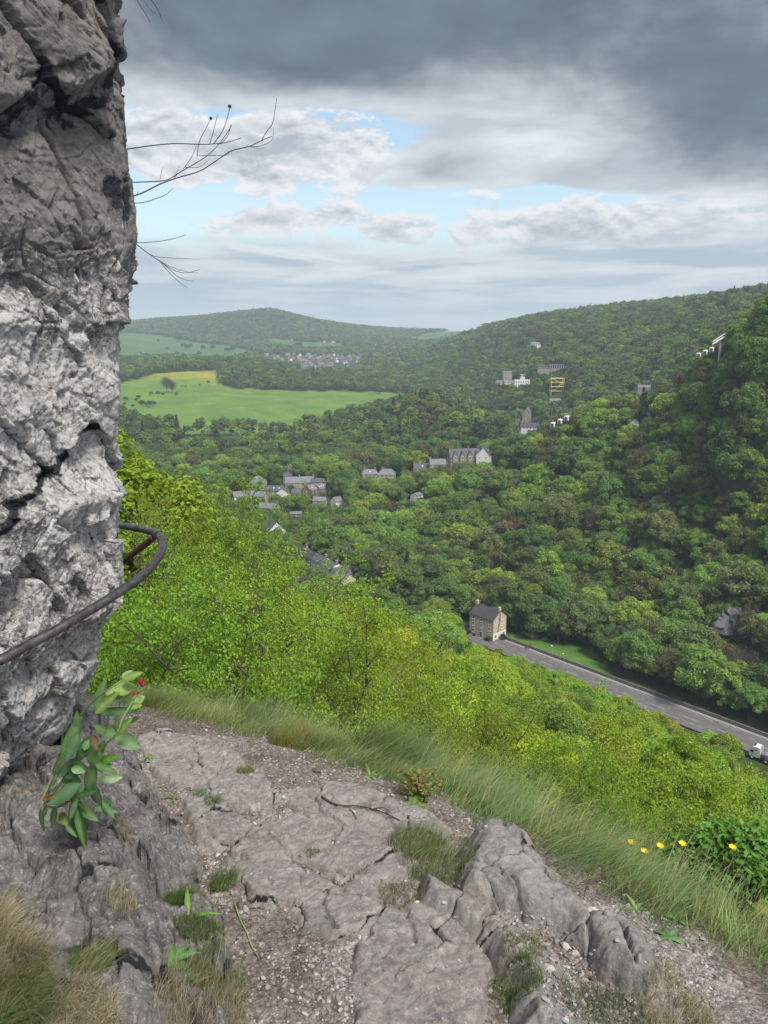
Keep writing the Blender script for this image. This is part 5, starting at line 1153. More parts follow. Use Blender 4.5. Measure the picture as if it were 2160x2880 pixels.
def surf(px_, py_):
    """top of everything at plan positions (ground, slabs, rock toe)"""
    x = np.asarray(px_, float); y = np.asarray(py_, float); z = ground_z(x, y); on = np.zeros(x.shape, bool)
    for X, Y, Z, S in [(b_, c, d, e) for _, b_, c, d, e in SL + [BED]] + [TOEZ]:
        dx = X[0, 1] - X[0, 0]; dy = Y[1, 0] - Y[0, 0]; i = np.round((x - X[0, 0]) / dx).astype(int); j = np.round((y - Y[0, 0]) / dy).astype(int)
        ok = (i >= 0) & (j >= 0) & (i < X.shape[1]) & (j < X.shape[0]); ic = np.clip(i, 0, X.shape[1] - 1); jc = np.clip(j, 0, X.shape[0] - 1)
        zz = Z[jc, ic]; ok &= (S[jc, ic] > -.015) & (zz > z); z = np.where(ok, zz, z); on |= ok & (Z is not BED[3])
    return z, on

# ---------------------------------------------------------------- CLIFF on the left
EP = [(-400,300),(-200,330),(0,338),(76,344),(150,341),(250,342),(353,354),(430,358),(529,373),(600,383),(647,387),(694,387),(760,378),(823,367),(880,362),(917,359),(947,337),(1000,333),(1058,335),(1100,340),(1135,339),(1190,332),(1235,330),(1290,336),(1350,343),(1390,358),(1424,341),(1474,338),(1530,344),(1578,348),(1648,350),(1708,347),(1757,310),(1787,288),(1840,282),(1896,281),(1950,262),(1990,245),(2050,205),(2110,172),(2180,128),(2250,120),(2320,95),(2400,45),(2500,-40),(2700,-200)]
EP = np.array(EP, float)
zc = np.linspace(-2.45, 2.1, 1150); Yed = 2.85
def u_edge(z):
    r = z / Yed; v = (r * CP + SP) / (CP - r * SP); py = 1440 - v * FPX
    return (np.interp(py, EP[:, 0], EP[:, 1]) - 1080) / FPX / (CP + v * SP)
xe = u_edge(zc) * Yed; xe = xe + .006 * fbm(zc * 14, zc * 0, zc * 0, 3, 4)
plan = [(-1.75, .55), (-1.42, 1.5), (-1.36, 2.0), (-1.25, 2.36), (-1.11, 2.66), (-1.0, 2.85), (-1.04, 2.97), (-1.25, 3.15), (-1.9, 3.5), (-3.5, 4.2), (-6, 6)]
pl = np.array(plan); seg = np.concatenate([[0], np.cumsum(np.hypot(*(pl[1:] - pl[:-1]).T))])
sa = np.concatenate([np.linspace(0, seg[2], 70)[:-1], np.linspace(seg[2], seg[7], 430)[:-1], np.linspace(seg[7], seg[-1], 60)])
bx, by = np.interp(sa, seg, pl[:, 0]), np.interp(sa, seg, pl[:, 1])
for _ in range(10): bx[70:-70] = (bx[69:-71] + bx[70:-70] * 2 + bx[71:-69]) / 4; by[70:-70] = (by[69:-71] + by[70:-70] * 2 + by[71:-69]) / 4
tx, ty = np.gradient(bx, sa), np.gradient(by, sa); nn = np.hypot(tx, ty); nx_, ny_ = ty / nn, -tx / nn      # outward (towards the drop)
S_, Z_ = np.meshgrid(sa, zc); BX = bx[None] + 0 * Z_; BY = by[None] + 0 * Z_; NX = nx_[None] + 0 * Z_; NY_ = ny_[None] + 0 * Z_
wgt = np.exp(-((S_ - seg[5]) / .75) ** 2)
SH = (xe + 1.0)[:, None] * (wgt * .9 + .1)
warp = .035 * fbm(S_ * 3, Z_ * 3, S_ * 0, 4, 12); a_, b_ = S_ + warp, Z_ + .035 * fbm(S_ * 3, Z_ * 3, S_ * 0 + 7, 4, 13) + S_ * .25
o1, t1, e1 = facet(a_ * 2.6, b_ * 1.9, S_ * 0 + .3, 101, True); o2, t2, e2 = facet(a_ * 7.5, b_ * 6, S_ * 0, 103, True); o3, t3, e3 = facet(a_ * 20, b_ * 17, S_ * 0, 105, True); o4, t4, e4 = facet(a_ * 52, b_ * 46, S_ * 0, 107, True)
upz = sstep(.35, 1.1, Z_); low_ = sstep(.15, -.45, Z_)
roughn = .75 + .5 * low_ + .35 * upz; mid_smooth = 1 - .6 * sstep(.25, .4, Z_) * sstep(.85, .65, Z_)
D = roughn * (.028 * o1 + .058 * t1) + mid_smooth * (.014 * o2 + .042 * t2) + mid_smooth * (.006 * o3 + .015 * t3) + .002 * o4 + .0065 * t4 + .010 * fbm(S_ * 5, Z_ * 5, S_ * 0, 6, 120, .55)
D -= .013 * np.exp(-(e1 / .022) ** 2) + .005 * np.exp(-(e2 / .05) ** 2) * mid_smooth + .003 * np.exp(-(e3 / .06) ** 2)
# overhanging brow with a recess under it, crossing the face at about z = .75
brow = .80 + .10 * np.sin((S_ - seg[5]) * 5 + 1) + .05 * fbm(S_ * 4, Z_ * 0, S_ * 0, 3, 130)
D += .07 * sstep(brow - .02, brow + .05, Z_) * sstep(2.1, brow[0, 0], Z_) - .03 * np.exp(-((Z_ - brow + .06) / .06) ** 2)
for zc_, amp, wd in ((1.32, .035, .03), (-.02, .035, .022), (-.62, .025, .03), (-1.22, .035, .04), (-1.55, .03, .03)):
    ln = zc_ + .14 * np.sin(S_ * 4.2 + zc_ * 9) + .06 * fbm(S_ * 6, S_ * 0, S_ * 0 + zc_, 3, 140); D -= amp * np.exp(-((Z_ - ln) / wd) ** 2) * sstep(-.3, .3, vnoise(S_ * 2.4, Z_ * 0 + zc_ * 7, S_ * 0, 141) + .2)
D -= .035 * np.exp(-((S_ - (seg[4] + .06 * np.sin(Z_ * 5) - Z_ * .10)) / .008) ** 2) * sstep(.1, .2, Z_) * sstep(.75, .6, Z_)
fade = np.clip(1.35 - np.abs(S_ - seg[5]) * .0, 0, 1); near_edge = np.exp(-((S_ - seg[5]) / .10) ** 2); D = D * (1 - .45 * near_edge)
CX = BX + SH + NX * D; CY = BY + NY_ * D; CZ = Z_ + .35 * D * 0
# keep the outline where the photograph has it: shift each row so its outermost point seen from the path matches
mask = (S_ > seg[3]) & (S_ < seg[8]); ratio = np.where(mask, CX / CY, -9); mx = ratio.max(1); want = u_edge(zc)
sm = want - mx; sm = np.convolve(np.pad(sm, 20, 'edge'), np.hanning(43)[1:-1] / np.hanning(43)[1:-1].sum(), 'valid'); CX = CX + (sm[:, None] * CY) * (wgt * .95 + .05)
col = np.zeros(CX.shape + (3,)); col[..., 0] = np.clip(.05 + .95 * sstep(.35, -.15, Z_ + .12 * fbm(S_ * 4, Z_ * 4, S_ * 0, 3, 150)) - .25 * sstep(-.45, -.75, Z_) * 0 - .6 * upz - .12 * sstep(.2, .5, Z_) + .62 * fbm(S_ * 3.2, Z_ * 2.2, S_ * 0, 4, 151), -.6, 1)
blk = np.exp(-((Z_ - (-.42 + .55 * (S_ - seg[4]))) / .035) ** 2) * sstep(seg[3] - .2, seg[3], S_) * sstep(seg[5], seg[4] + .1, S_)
col[..., 1] = np.clip(.8 * blk + .25 * np.exp(-(e1 / .03) ** 2) + .7 * np.exp(-(((S_ - seg[5] + .06) / .06) ** 2 + ((Z_ - .5) / .09) ** 2)) + .5 * np.exp(-(((S_ - seg[3] + .02) / .1) ** 2 + ((Z_ - .42) / .12) ** 2)) + .22 * upz + .35 * np.exp(-((Z_ - brow + .05) / .08) ** 2), 0, 1)  # black streak stain, darker crack lines, plus shade painted under brow and overhangs
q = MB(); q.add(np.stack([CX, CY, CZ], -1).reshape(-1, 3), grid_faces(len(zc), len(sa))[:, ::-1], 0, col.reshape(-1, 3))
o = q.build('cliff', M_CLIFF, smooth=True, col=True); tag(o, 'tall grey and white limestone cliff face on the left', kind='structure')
def cliff_at(px, py, off=0.0):
    """point of the cliff surface nearest the sight line of a photo pixel"""
    pxs, pys = project(CX, CY, CZ); d = (pxs - px) ** 2 + (pys - py) ** 2 + (S_ > seg[6]) * 1e6; k = np.unravel_index(np.argmin(d), d.shape); p = Vector((CX[k], CY[k], CZ[k])); return p * (1 - off / p.length)

# ---------------------------------------------------------------- handrail
def smooth_line(P_, n=8):
    P_ = [np.array(tuple(p)) for p in P_]; out = []
    for i in range(len(P_) - 1):
        a, b_, c, d = P_[max(i - 1, 0)], P_[i], P_[i + 1], P_[min(i + 2, len(P_) - 1)]
        for k in range(n):
            t = k / n; out.append(.5 * (2 * b_ + (c - a) * t + (2 * a - 5 * b_ + 4 * c - d) * t * t + (3 * b_ - a - 3 * c + d) * t ** 3))
    out.append(P_[-1]); return out
M_RAIL = bpy.data.materials.new('weathered_iron'); M_RAIL.use_nodes = True; t = NT(M_RAIL.node_tree); t.n.clear()
co = t.new('ShaderNodeTexCoord').outputs['Object']; f = t.ramp(t.noise(co, 45, 6, .7), .42, .64)
c = t.mix(f, (.085, .083, .088), (.045, .032, .028)); bp = t.new('ShaderNodeBump', {'Height': t.noise(co, 160, 5, .7), 'Strength': .35, 'Distance': .003}).outputs[0]
b = t.new('ShaderNodeBsdfPrincipled', {'Base Color': c, 'Roughness': t.ramp(t.noise(co, 30, 4), .3, .7, .28, .55), 'Metallic': .55, 'Normal': bp}); t.new('ShaderNodeOutputMaterial', {0: b.outputs[0]})
M_RUST = mat('rusty_iron', (.075, .045, .032), .8, .35, 30, .3)
rt = empty('handrail', P(350, 1650, 2.60)); tag(rt, 'dark iron handrail curving round the corner of the cliff', 'handrail')
rl = smooth_line([P(*a) for a in ((-260,1975,1.95),(-120,1912,2.05),(0,1857,2.14),(90,1808,2.24),(180,1760,2.34),(270,1706,2.46),(350,1655,2.58),(405,1614,2.70),(438,1578,2.82),(456,1545,2.93),(455,1518,3.03),(440,1502,3.12),(412,1491,3.24),(370,1483,3.40),(320,1476,3.62),(250,1470,3.9))])
off = np.array(tuple(rt.location)); q = MB(); q.tube([p - off for p in rl], .0168, 14); q.build('rail', M_RAIL, rt, smooth=True)
q = MB(); a = np.array(P(432, 1512, 3.12)) - off; b_ = np.array(P(330, 1592, 3.30)) - off; c = np.array(P(230, 1680, 3.5)) - off; q.tube([a, (a + b_) / 2, b_, c], .015, 10); q.build('bracket', M_RUST, rt, smooth=True)
q = MB(); k = int(np.argmin([np.linalg.norm(p - np.array(P(442, 1503, 3.11))) for p in rl])); q.tube([rl[k - 1] - off, rl[k] - off, rl[k + 1] - off], .0205, 14); q.build('clamp', M_RAIL, rt, smooth=True)

# ---------------------------------------------------------------- bare twigs against the sky
M_TWIG = mat('dry_twig', (.060, .050, .048), .9, .3, 20)
TW_ = [  # shrub rooted in the cliff above the rail: lines of photo points, radius
 ('twig_shrub', 'bare twiggy branches with two round seed heads growing from the cliff against the dark cloud', [([(340,422),(440,408),(500,404),(560,406),(600,405),(640,400),(678,388)],2.6),([(345,513),(425,511),(470,506),(500,488),(545,462),(580,440),(610,412),(640,372),(652,350)],2.4),
   ([(360,555),(400,543),(450,518),(500,500),(560,482),(600,458),(650,425),(700,412),(735,396),(765,383)],3.0),([(735,396),(750,370),(765,350),(772,320),(778,276)],1.7),([(700,412),(735,410),(765,393),(770,360)],1.4),([(700,412),(720,416),(745,418)],1.2),([(600,405),(625,370),(640,330),(646,302)],1.9),
   ([(590,405),(600,370),(612,320)],1.5),([(555,440),(560,400),(580,360),(592,336)],1.9),([(515,476),(540,440),(552,410)],1.4),([(560,438),(600,437),(640,436),(640,424)],1.4),([(520,470),(560,470),(588,448)],1.3),([(690,415),(702,402)],1.1),([(450,505),(457,470)],1.1),([(620,405),(640,382),(650,350)],1.4),([(500,488),(490,500),(505,466)],1.2),([(560,482),(570,478)],1.0)], 3.05, [(646,299,5.5),(593,333,4.8)]),
 ('twig', 'single curved bare twig under the larger twiggy branches', [([(345,572),(400,570),(440,558),(470,545),(488,528)],1.9),([(385,548),(390,536)],1.2)], 3.05, []),
 ('twig', 'single thin twig pointing right from the widest bulge of the cliff', [([(375,682),(410,682),(460,677),(500,668),(524,660)],1.7)], 3.0, []),
 ('twig_shrub', 'fan of thin bare twigs drooping from the cliff bulge', [([(385,688),(420,715),(450,735),(485,758),(520,768),(562,758)],1.9),([(415,712),(440,722),(490,726),(563,729)],1.5),([(450,735),(470,760),(500,790),(527,810)],1.6),([(455,738),(490,770),(515,785),(543,791)],1.5),([(440,728),(480,750),(530,765),(560,768)],1.4),([(500,764),(516,756)],1.0)], 3.0, []),
 ('twig_shrub', 'wispy twig ends hanging into the top left of the sky', [([(345,-60),(385,0),(410,40),(422,64)],1.6),([(360,-60),(425,0),(445,30),(455,56)],1.6),([(345,-30),(342,10),(340,40)],1.2),([(380,-40),(410,10),(440,44)],1.2)], 2.9, [])]
for nm, lab, lines, Y0, heads in TW_:
    rt = empty(nm, P(lines[0][0][0][0], lines[0][0][0][1], Y0)); tag(rt, lab, 'twig'); off = np.array(tuple(rt.location)); q = MB()
    for L_i, (ln, wd) in enumerate(lines):
        r = wd / 2 * Y0 / FPX * 1.25; pp_ = smooth_line([P(a, b_, Y0 + .12 * math.sin(L_i * 1.7) * i / len(ln)) for i, (a, b_) in enumerate(ln)], 4); q.tube([p - off for p in pp_], np.linspace(r, r * .55, len(pp_)), 5)
    q.build('branch', M_TWIG, rt)
    for a, b_, wd in heads:
        q = MB(); c = np.array(P(a, b_, Y0)) - off; r = wd * Y0 / FPX; rs_ = np.random.RandomState(int(a)); d = sph(rs_, 160); leaf_quads(q, c + d * r * .8, d, np.full(160, r * .7), rs_); q.build('seed_head', M_TWIG, rt)

# ---------------------------------------------------------------- gravel, loose stones
rs = np.random.RandomState(3)
ICO = []
for k in range(10):
    d = sph(rs, 1)[0]; bmh = None
t_ = (1 + 5 ** .5) / 2; ico = np.array([(-1,t_,0),(1,t_,0),(-1,-t_,0),(1,-t_,0),(0,-1,t_),(0,1,t_),(0,-1,-t_),(0,1,-t_),(t_,0,-1),(t_,0,1),(-t_,0,-1),(-t_,0,1)]) / math.hypot(1, t_)
icf = np.array([(0,11,5),(0,5,1),(0,1,7),(0,7,10),(0,10,11),(1,5,9),(5,11,4),(11,10,2),(10,7,6),(7,1,8),(3,9,4),(3,4,2),(3,2,6),(3,6,8),(3,8,9),(4,9,5),(2,4,11),(6,2,10),(8,6,7),(9,8,1)])
def stones(n, xy, size, name, flat=.62):
    N_ = len(xy); z, on = surf(xy[:, 0], xy[:, 1]); s = size; v = ico[None] * (1 + rs.uniform(-.34, .34, (N_, 12, 1))) * np.stack([rs.uniform(.7, 1.3, N_), rs.uniform(.7, 1.3, N_), rs.uniform(.45, .85, N_) * flat * 1.3], 1)[:, None]
    th = rs.uniform(0, 6.28, N_); c, s_ = np.cos(th)[:, None], np.sin(th)[:, None]; vx = v[..., 0] * c - v[..., 1] * s_; vy = v[..., 0] * s_ + v[..., 1] * c
    tl_ = rs.uniform(-.5, .5, N_)[:, None]; vz = v[..., 2] + vx * tl_; V = np.stack([vx, vy, vz], -1) * s[:, None, None] * .5; V[..., 0] += xy[:, 0:1]; V[..., 1] += xy[:, 1:2]; V[..., 2] += (z + s * .12)[:, None]
    br = rs.uniform(.45, 1.0, N_) ** 1.3; tn = rs.uniform(0, 1, N_)[:, None]; base = np.array((.36, .325, .295)) * (1 - tn) + np.array((.40, .385, .37)) * tn; base = np.where(rs.rand(N_, 1) < .12, np.array((.55, .54, .53)), base); base = np.where(rs.rand(N_, 1) < .18, np.array((.22, .17, .14)), base)
    C = np.repeat(base * br[:, None], 12, 0); q = MB(); q.add(V.reshape(-1, 3), (np.arange(N_)[:, None, None] * 12 + icf[None]).reshape(-1, 3), 0, C); return q
M_GRAV = bpy.data.materials.new('gravel'); M_GRAV.use_nodes = True; t = NT(M_GRAV.node_tree); t.n.clear(); ca = t.new('ShaderNodeAttribute', attribute_name='col').outputs['Color']
co = t.new('ShaderNodeTexCoord').outputs['Object']; c = t.mix(t.ramp(t.noise(co, 130, 4, .7), .35, .7, 0, .45), ca, (.12, .10, .085)); b = t.new('ShaderNodeBsdfPrincipled', {'Base Color': c, 'Roughness': .9, 'Specular IOR Level': .15}); t.new('ShaderNodeOutputMaterial', {0: b.outputs[0]})
n = 52000; yy = 1.45 * (4.4 / 1.45) ** rs.rand(n); xy = np.stack([rs.uniform(-.48, .55, n) * yy, yy], 1)
zz_, on = surf(xy[:, 0], xy[:, 1]); de = edge_d(xy[:, 0], xy[:, 1]); dens = .60 + .70 * fbm(xy[:, 0] * 3.2, xy[:, 1] * 3.2, xy[:, 0] * 0, 3, 77)
pxx, pyy = project(xy[:, 0], xy[:, 1], zz_); hot = inpoly(pxx, pyy, [(1380,2560),(1500,2570),(1640,2640),(1680,2740),(1790,2820),(1850,2960),(1560,2960),(1520,2740),(1420,2640)]) | inpoly(pxx, pyy, [(1840,2690),(1960,2720),(2050,2830),(2060,2900),(1920,2900),(1880,2800)]) | inpoly(pxx, pyy, [(700,2040),(980,2060),(1000,2160),(860,2200),(740,2180)])
toe_in = psd(xy[:, 0], xy[:, 1], TOE) > .03
k = (((~on) & (rs.rand(n) < dens)) | (hot) | (on & (rs.rand(n) < .05 * (1 + fbm(xy[:, 0] * 5, xy[:, 1] * 5, xy[:, 0] * 0, 3, 79))))) & (~toe_in | (rs.rand(n) < .01)) & ((de < -.10) | hot) & (pxx > -100) & (pxx < 2300)
xy1 = xy[k]; tag(stones(0, xy1, .0035 + .0125 * rs.rand(len(xy1)) ** 3.0 * (1 + .6 * (rs.rand(len(xy1)) < .05)), 'gravel').build('gravel', M_GRAV, col=True), 'loose pale gravel scattered over the footpath', 'gravel', kind='stuff')
# loose stones big enough to name
LS = [(1365,2735,.034,'rounded reddish brown stone wedged by the narrow rock ridge'),(905,2655,.040,'dark angular stone below the square slab'),(1055,2635,.034,'greenish grey angular stone at the right corner of the square slab'),(870,2400,.040,'dark wedge shaped stone lying on the stick slab'),(1508,2520,.028,'pale stone in the little pile on the boulder, uppermost'),(1495,2535,.026,'pale stone in the little pile on the boulder, lower left'),(1515,2542,.024,'pale stone in the little pile on the boulder, lower right'),
      (1420,2425,.016,'small white stone stuck on the side of the boulder'),(1592,2675,.032,'light stone in the middle of the gully gravel'),(1490,2560,.030,'brownish stone on the edge of the boulder ledge'),(1620,2700,.026,'light stone at the lower end of the gully gravel'),(1585,2795,.024,'white stone between the gully gravel and the lower grass tuft'),(1850,2785,.026,'pale flat stone in the bare soil near the lower right edge'),(1400,2775,.022,'light grey stone in the soil pocket under the ridge'),(800,2230,.020,'small light stone on the grey slab edge below the upper gravel'),(675,2560,.03,'pale stone between dark rock and long slab'),(1660,2560,.03,'buff stone on top of the boulder shoulder')]
for k, (px, py, s, lab) in enumerate(LS):
    x0, y0 = plane_on(px, py + 6); z0 = float(surf(np.array([x0]), np.array([y0]))[0][0])
    for _ in range(6):
        pj = project(x0, y0, z0); x0 += (px - pj[0]) * .6 * y0 / FPX; y0 += (pj[1] - py) * -1.2 * y0 / FPX; z0 = float(surf(np.array([x0]), np.array([y0]))[0][0])
    q = MB(); v = ico * (1 + rs.uniform(-.28, .28, (12, 1))) * np.array((1, .8, .62)) * s * .55; v = v + v[icf].mean(1).mean(0) * 0
    base = (.17, .11, .085) if 'reddish' in lab or 'brown' in lab else ((.10, .095, .085) if 'dark' in lab or 'greenish' in lab else (.42, .39, .36)); q.add(v, icf, 0, np.tile(base, (12, 1))); o = q.build('loose_stone', M_GRAV, col=True); o.location = (x0, y0, z0 + s * .18); o.rotation_euler = (.2, .1, k); tag(o, lab, 'stone')
# stick and straw ---------------------------------------------------------------------
def on_surf(px, py, lift=.0):
    x0, y0 = plane_on(px, py); z0 = float(surf(np.array([x0]), np.array([y0]))[0][0])
    for _ in range(5):
        d = ray(px, py); y0 = z0 / d[2] * d[1] if d[2] < 0 else y0; x0 = d[0] / d[1] * y0; z0 = float(surf(np.array([x0]), np.array([y0]))[0][0])
    return Vector((x0, y0, z0 + lift))
def stick(name, lab, lines, m, cat='stick'):
    rt = empty(name, on_surf(*lines[0][0][0])); tag(rt, lab, cat); off = np.array(tuple(rt.location)); q = MB()
    for ln, r in lines: pp_ = smooth_line([on_surf(a, b_, .006 + r) for a, b_ in ln], 4); q.tube([p - off for p in pp_], np.linspace(r, r * .5, len(pp_)), 7)
    q.build('branch', m, rt, smooth=True); return rt
M_STICK = mat('dead_stick', (.055, .042, .036), .9, .4, 60)
stick('fallen_stick', 'dark crooked stick lying across the stick slab', [([(905,2245),(930,2262),(965,2272),(1010,2273),(1070,2288),(1125,2312)], .0042), ([(1045,2282),(1075,2276),(1100,2290)], .0026), ([(985,2278),(1000,2300),(1003,2308)], .0022)], M_STICK)
stick('straw', 'pale bent straw stem on the slab just below the stick', [([(985,2278),(995,2290),(1005,2304)], .0028)], mat('straw', (.42, .32, .18), .8, .1))
stick('trailing_stem', 'long yellow green stem trailing over the gravel beside the dark rock', [([(660,2545),(675,2590),(695,2630),(705,2660),(722,2690),(730,2705)], .0025)], mat('green_stem', (.22, .24, .08), .7, .1), 'grass stem')

# ---------------------------------------------------------------- GRASS
def blades(xyz, L, lean, wid, cols, seg_n=5, curl=.9, spread=.35, lean_k=None):
    n = len(xyz); th = rs.uniform(0, 6.28, n); d = np.stack([np.cos(th), np.sin(th)], 1) * rs.uniform(0, spread, n)[:, None] + np.asarray(lean)[None, :] * rs.uniform(.5, 1.4, n)[:, None]
    if lean_k is not None: d = d + np.stack([np.sin(lean_k * 3.7), np.cos(lean_k * 5.3)], 1) * .30
    t = np.linspace(0, 1, seg_n + 1)[None, :, None]; Lk = L[:, None, None]
    horiz = d[:, None, :] * (t ** 1.9) * curl * 1.5 + d[:, None, :] * t * .35
    up = t - .38 * np.linalg.norm(d, axis=1)[:, None, None] * t ** 2.6 * curl
    P_ = np.concatenate([xyz[:, None, :2] + horiz * Lk, xyz[:, None, 2:3] + up * Lk], -1)
    sd_ = np.stack([-np.sin(th + 1), np.cos(th + 1), 0 * th], 1)[:, None, :] * wid[:, None, None] * (1 - t ** 1.5 * .92) * .5
    V = np.stack([P_ - sd_, P_ + sd_], 2).reshape(n, -1, 3); m_ = (seg_n + 1) * 2; i = np.arange(seg_n) * 2; f = np.stack([i, i + 1, i + 3, i + 2], 1)
    q = MB(); C = np.repeat(cols, m_, 0); q.add(V.reshape(-1, 3), (np.arange(n)[:, None, None] * m_ + f[None]).reshape(-1, 4), 0, C); return q
def clumps(nc, per, region, sig):
    out = []; 
    while len(out) < nc:
        y0 = rs.uniform(1.5, 5.2); x0 = rs.uniform(-1.9, 3.2)
        if region(x0, y0): out.append((x0, y0))
    c = np.array(out); xy = np.repeat(c, per, 0) + rs.normal(size=(nc * per, 2)) * sig; return xy, np.repeat(np.arange(nc), per)
def gcol(n, cid, a, b_, dry=.12, dryc=(.30, .25, .13)):
    r = rs.RandomState(1) if False else None; k = (np.sin(cid * 12.9898) * 43758.5453) % 1.0; mixv = np.clip(k * 1.25 - .2 + rs.uniform(-.2, .2, n), 0, 1)[:, None]; c = np.array(a) * (1 - mixv) + np.array(b_) * mixv
    dr = (rs.rand(n) < dry)[:, None]; return np.where(dr, np.array(dryc) * rs.uniform(.7, 1.2, (n, 1)), c) * rs.uniform(.8, 1.2, (n, 1))
def band(x, y):
    d = float(edge_d(np.array([x]), np.array([y]))[0]); px, py = project(x, y, float(G0(np.array([x]), np.array([y]))[0]))
    bare = inpoly(np.array([px]), np.array([py]), [(1830,2600),(1960,2690),(2090,2840),(2080,3000),(1900,3000),(1840,2800)])[0]
    return -.16 < d < 1.35 and px > 380 and not bare
xy, cid = clumps(620, 95, band, .062); z, on = surf(xy[:, 0], xy[:, 1]); k = ~on; xy, cid, z = xy[k], cid[k], z[k]; n = len(xy); print('blades', n)
Ls = rs.uniform(.10, .25, n) * (.60 + .30 * sstep(-.3, .4, xy[:, 0]) - .25 * sstep(.7, 1.2, xy[:, 0])) * (.45 + 1.0 * ((np.sin(cid * 7.7) * 999) % 1.0) ** 1.4) * (.8 + .25 * sstep(-.1, .3, edge_d(xy[:, 0], xy[:, 1])))
cols = gcol(n, cid, (.225, .285, .10), (.12, .215, .085), .15)
tag(blades(np.column_stack([xy, z - .01]), Ls, (.42, .18), np.full(n, .0030) * rs.uniform(.6, 1.3, n), cols, lean_k=cid).build('grass', M_BLADE, col=True), 'long windswept green grass along the edge of the ledge', 'grass', kind='stuff')
# pale seed heads standing out of the long grass
n = 1100; c = []
while len(c) < n:
    y0 = rs.uniform(1.7, 4.6); x0 = rs.uniform(-1.2, 2.4)
    if band(x0, y0) and float(edge_d(np.array([x0]), np.array([y0]))[0]) > -.02: c.append((x0, y0))
xy = np.array(c); z, on = surf(xy[:, 0], xy[:, 1]); q = blades(np.column_stack([xy, z]), rs.uniform(.16, .32, n), (.36, .18), np.full(n, .0032), np.tile((.38, .34, .22), (n, 1)) * rs.uniform(.7, 1.2, (n, 1)), curl=.6, spread=.18)
tag(q.build('seed_grass', M_BLADE, col=True), 'pale flowering grass stems standing above the long grass', 'grass', kind='stuff')
# small tufts: label, centre pixel, radius (m), count, length, colours, lean
def tuft(px, py, r, n, L, a, b_, lab, lean=(0, 0), dry=.1, name='grass_tuft', wid=.0018, curl=.9, spread=.6, ell=1.0):
    p = on_surf(px, py); th = rs.uniform(0, 6.28, n); rr = r * np.sqrt(rs.rand(n)); xy = np.stack([p.x + np.cos(th) * rr * ell, p.y + np.sin(th) * rr], 1); z, _ = surf(xy[:, 0], xy[:, 1]); z = np.minimum(z, p.z + .12)
    out = (xy - np.array((p.x, p.y))) / r; q = blades(np.column_stack([xy, z - .006]), rs.uniform(.45, 1.1, n) * L, lean, np.full(n, wid) * rs.uniform(.6, 1.3, n), gcol(n, np.zeros(n), a, b_, dry), curl=curl, spread=spread)
    o = q.build(name, M_BLADE, col=True); tag(o, lab, 'grass tuft'); return o
GR, GR2, DR, DR2 = (.10, .17, .05), (.15, .20, .06), (.38, .33, .24), (.26, .225, .16)
tuft(480,1985,.16,1500,.15,GR2,GR,'long green grass tuft behind the valerian at the far left of the ledge', (.15,.1)); tuft(600,1995,.20,3200,.25,GR,GR2,'thick rounded green grass tuft above the upper gravel', (.2,.1)); tuft(710,2030,.15,1900,.21,GR,GR2,'grass tuft right of the thick one above the gravel',(.3,.1))
tuft(820,2090,.11,2200,.12,(.20,.23,.06),(.24,.24,.08),'small yellowish grass tuft in the middle of the gravel',(.1,0),.3); tuft(1080,2140,.17,3600,.27,GR,(.13,.2,.07),'dense green tuft overhanging the right end of the upper gravel',(.3,.05)); tuft(930,2105,.09,900,.11,GR2,DR,'short tuft on the gravel between two larger ones')
tuft(1170,2370,.11,900,.08,GR,GR2,'thin grass growing left of the pointed boulder',(.1,.05),.25); tuft(1230,2440,.13,1000,.09,GR,GR2,'wispy grass fringe at the left foot of the pointed boulder',(.2,.05),.3); tuft(1130,2520,.08,500,.045,(.13,.12,.05),GR,'short mossy turf between the slabs left of the boulder',(0,0),.4)
tuft(600,2255,.04,260,.045,GR,GR2,'tiny grass tuft on the far slab crack'); tuft(560,2235,.03,160,.035,GR,GR2,'tiny tuft at the upper end of the long slab'); tuft(690,2170,.04,260,.05,GR2,DR,'sparse tuft beside the far slab below the gravel'); tuft(880,2398,.03,150,.03,(.13,.15,.05),GR,'moss tuft by the dark wedge stone')
tuft(1450,2790,.07,700,.05,(.09,.15,.04),GR,'low green tuft in the soil pocket under the rock ridge'); tuft(1470,2665,.06,500,.035,(.14,.15,.05),(.20,.18,.08),'moss and dry grass at the top of the gravel gully'); tuft(1700,2860,.12,900,.06,(.09,.14,.06),GR2,'bluish green tuft at the bottom edge of the picture',(0,0),.15); tuft(1900,2850,.10,900,.07,DR,(.22,.22,.09),'dry grass below the long cracked rock',(.1,0),.5)
tuft(500,2560,.085,3200,.055,(.060,.105,.022),(.085,.125,.03),'dark green mossy cushion in the round hollow of the grey rock',(0,0),.04,'moss_cushion',.0014,ell=.8); tuft(560,2620,.07,900,.05,(.08,.12,.03),(.14,.14,.06),'thin turf spilling from the mossy hollow'); tuft(625,2490,.05,500,.07,GR,GR2,'small grass tuft where dark rock meets gravel',(.1,0)); tuft(600,2720,.09,700,.07,GR,DR2,'patchy brown green grass below the broad leaved weed',(0,0),.4); tuft(560,2820,.12,900,.07,DR2,GR,'brownish turf at the bottom beside the grey rock',(0,0),.5)
tuft(352,2350,.035,260,.05,DR,DR2,'small dry beige tuft under the long valerian leaf',(0,-.2),.6); tuft(345,2560,.04,350,.05,DR,DR2,'little dry tuft on the dark rock left of the hollow',(0,-.1),.6)
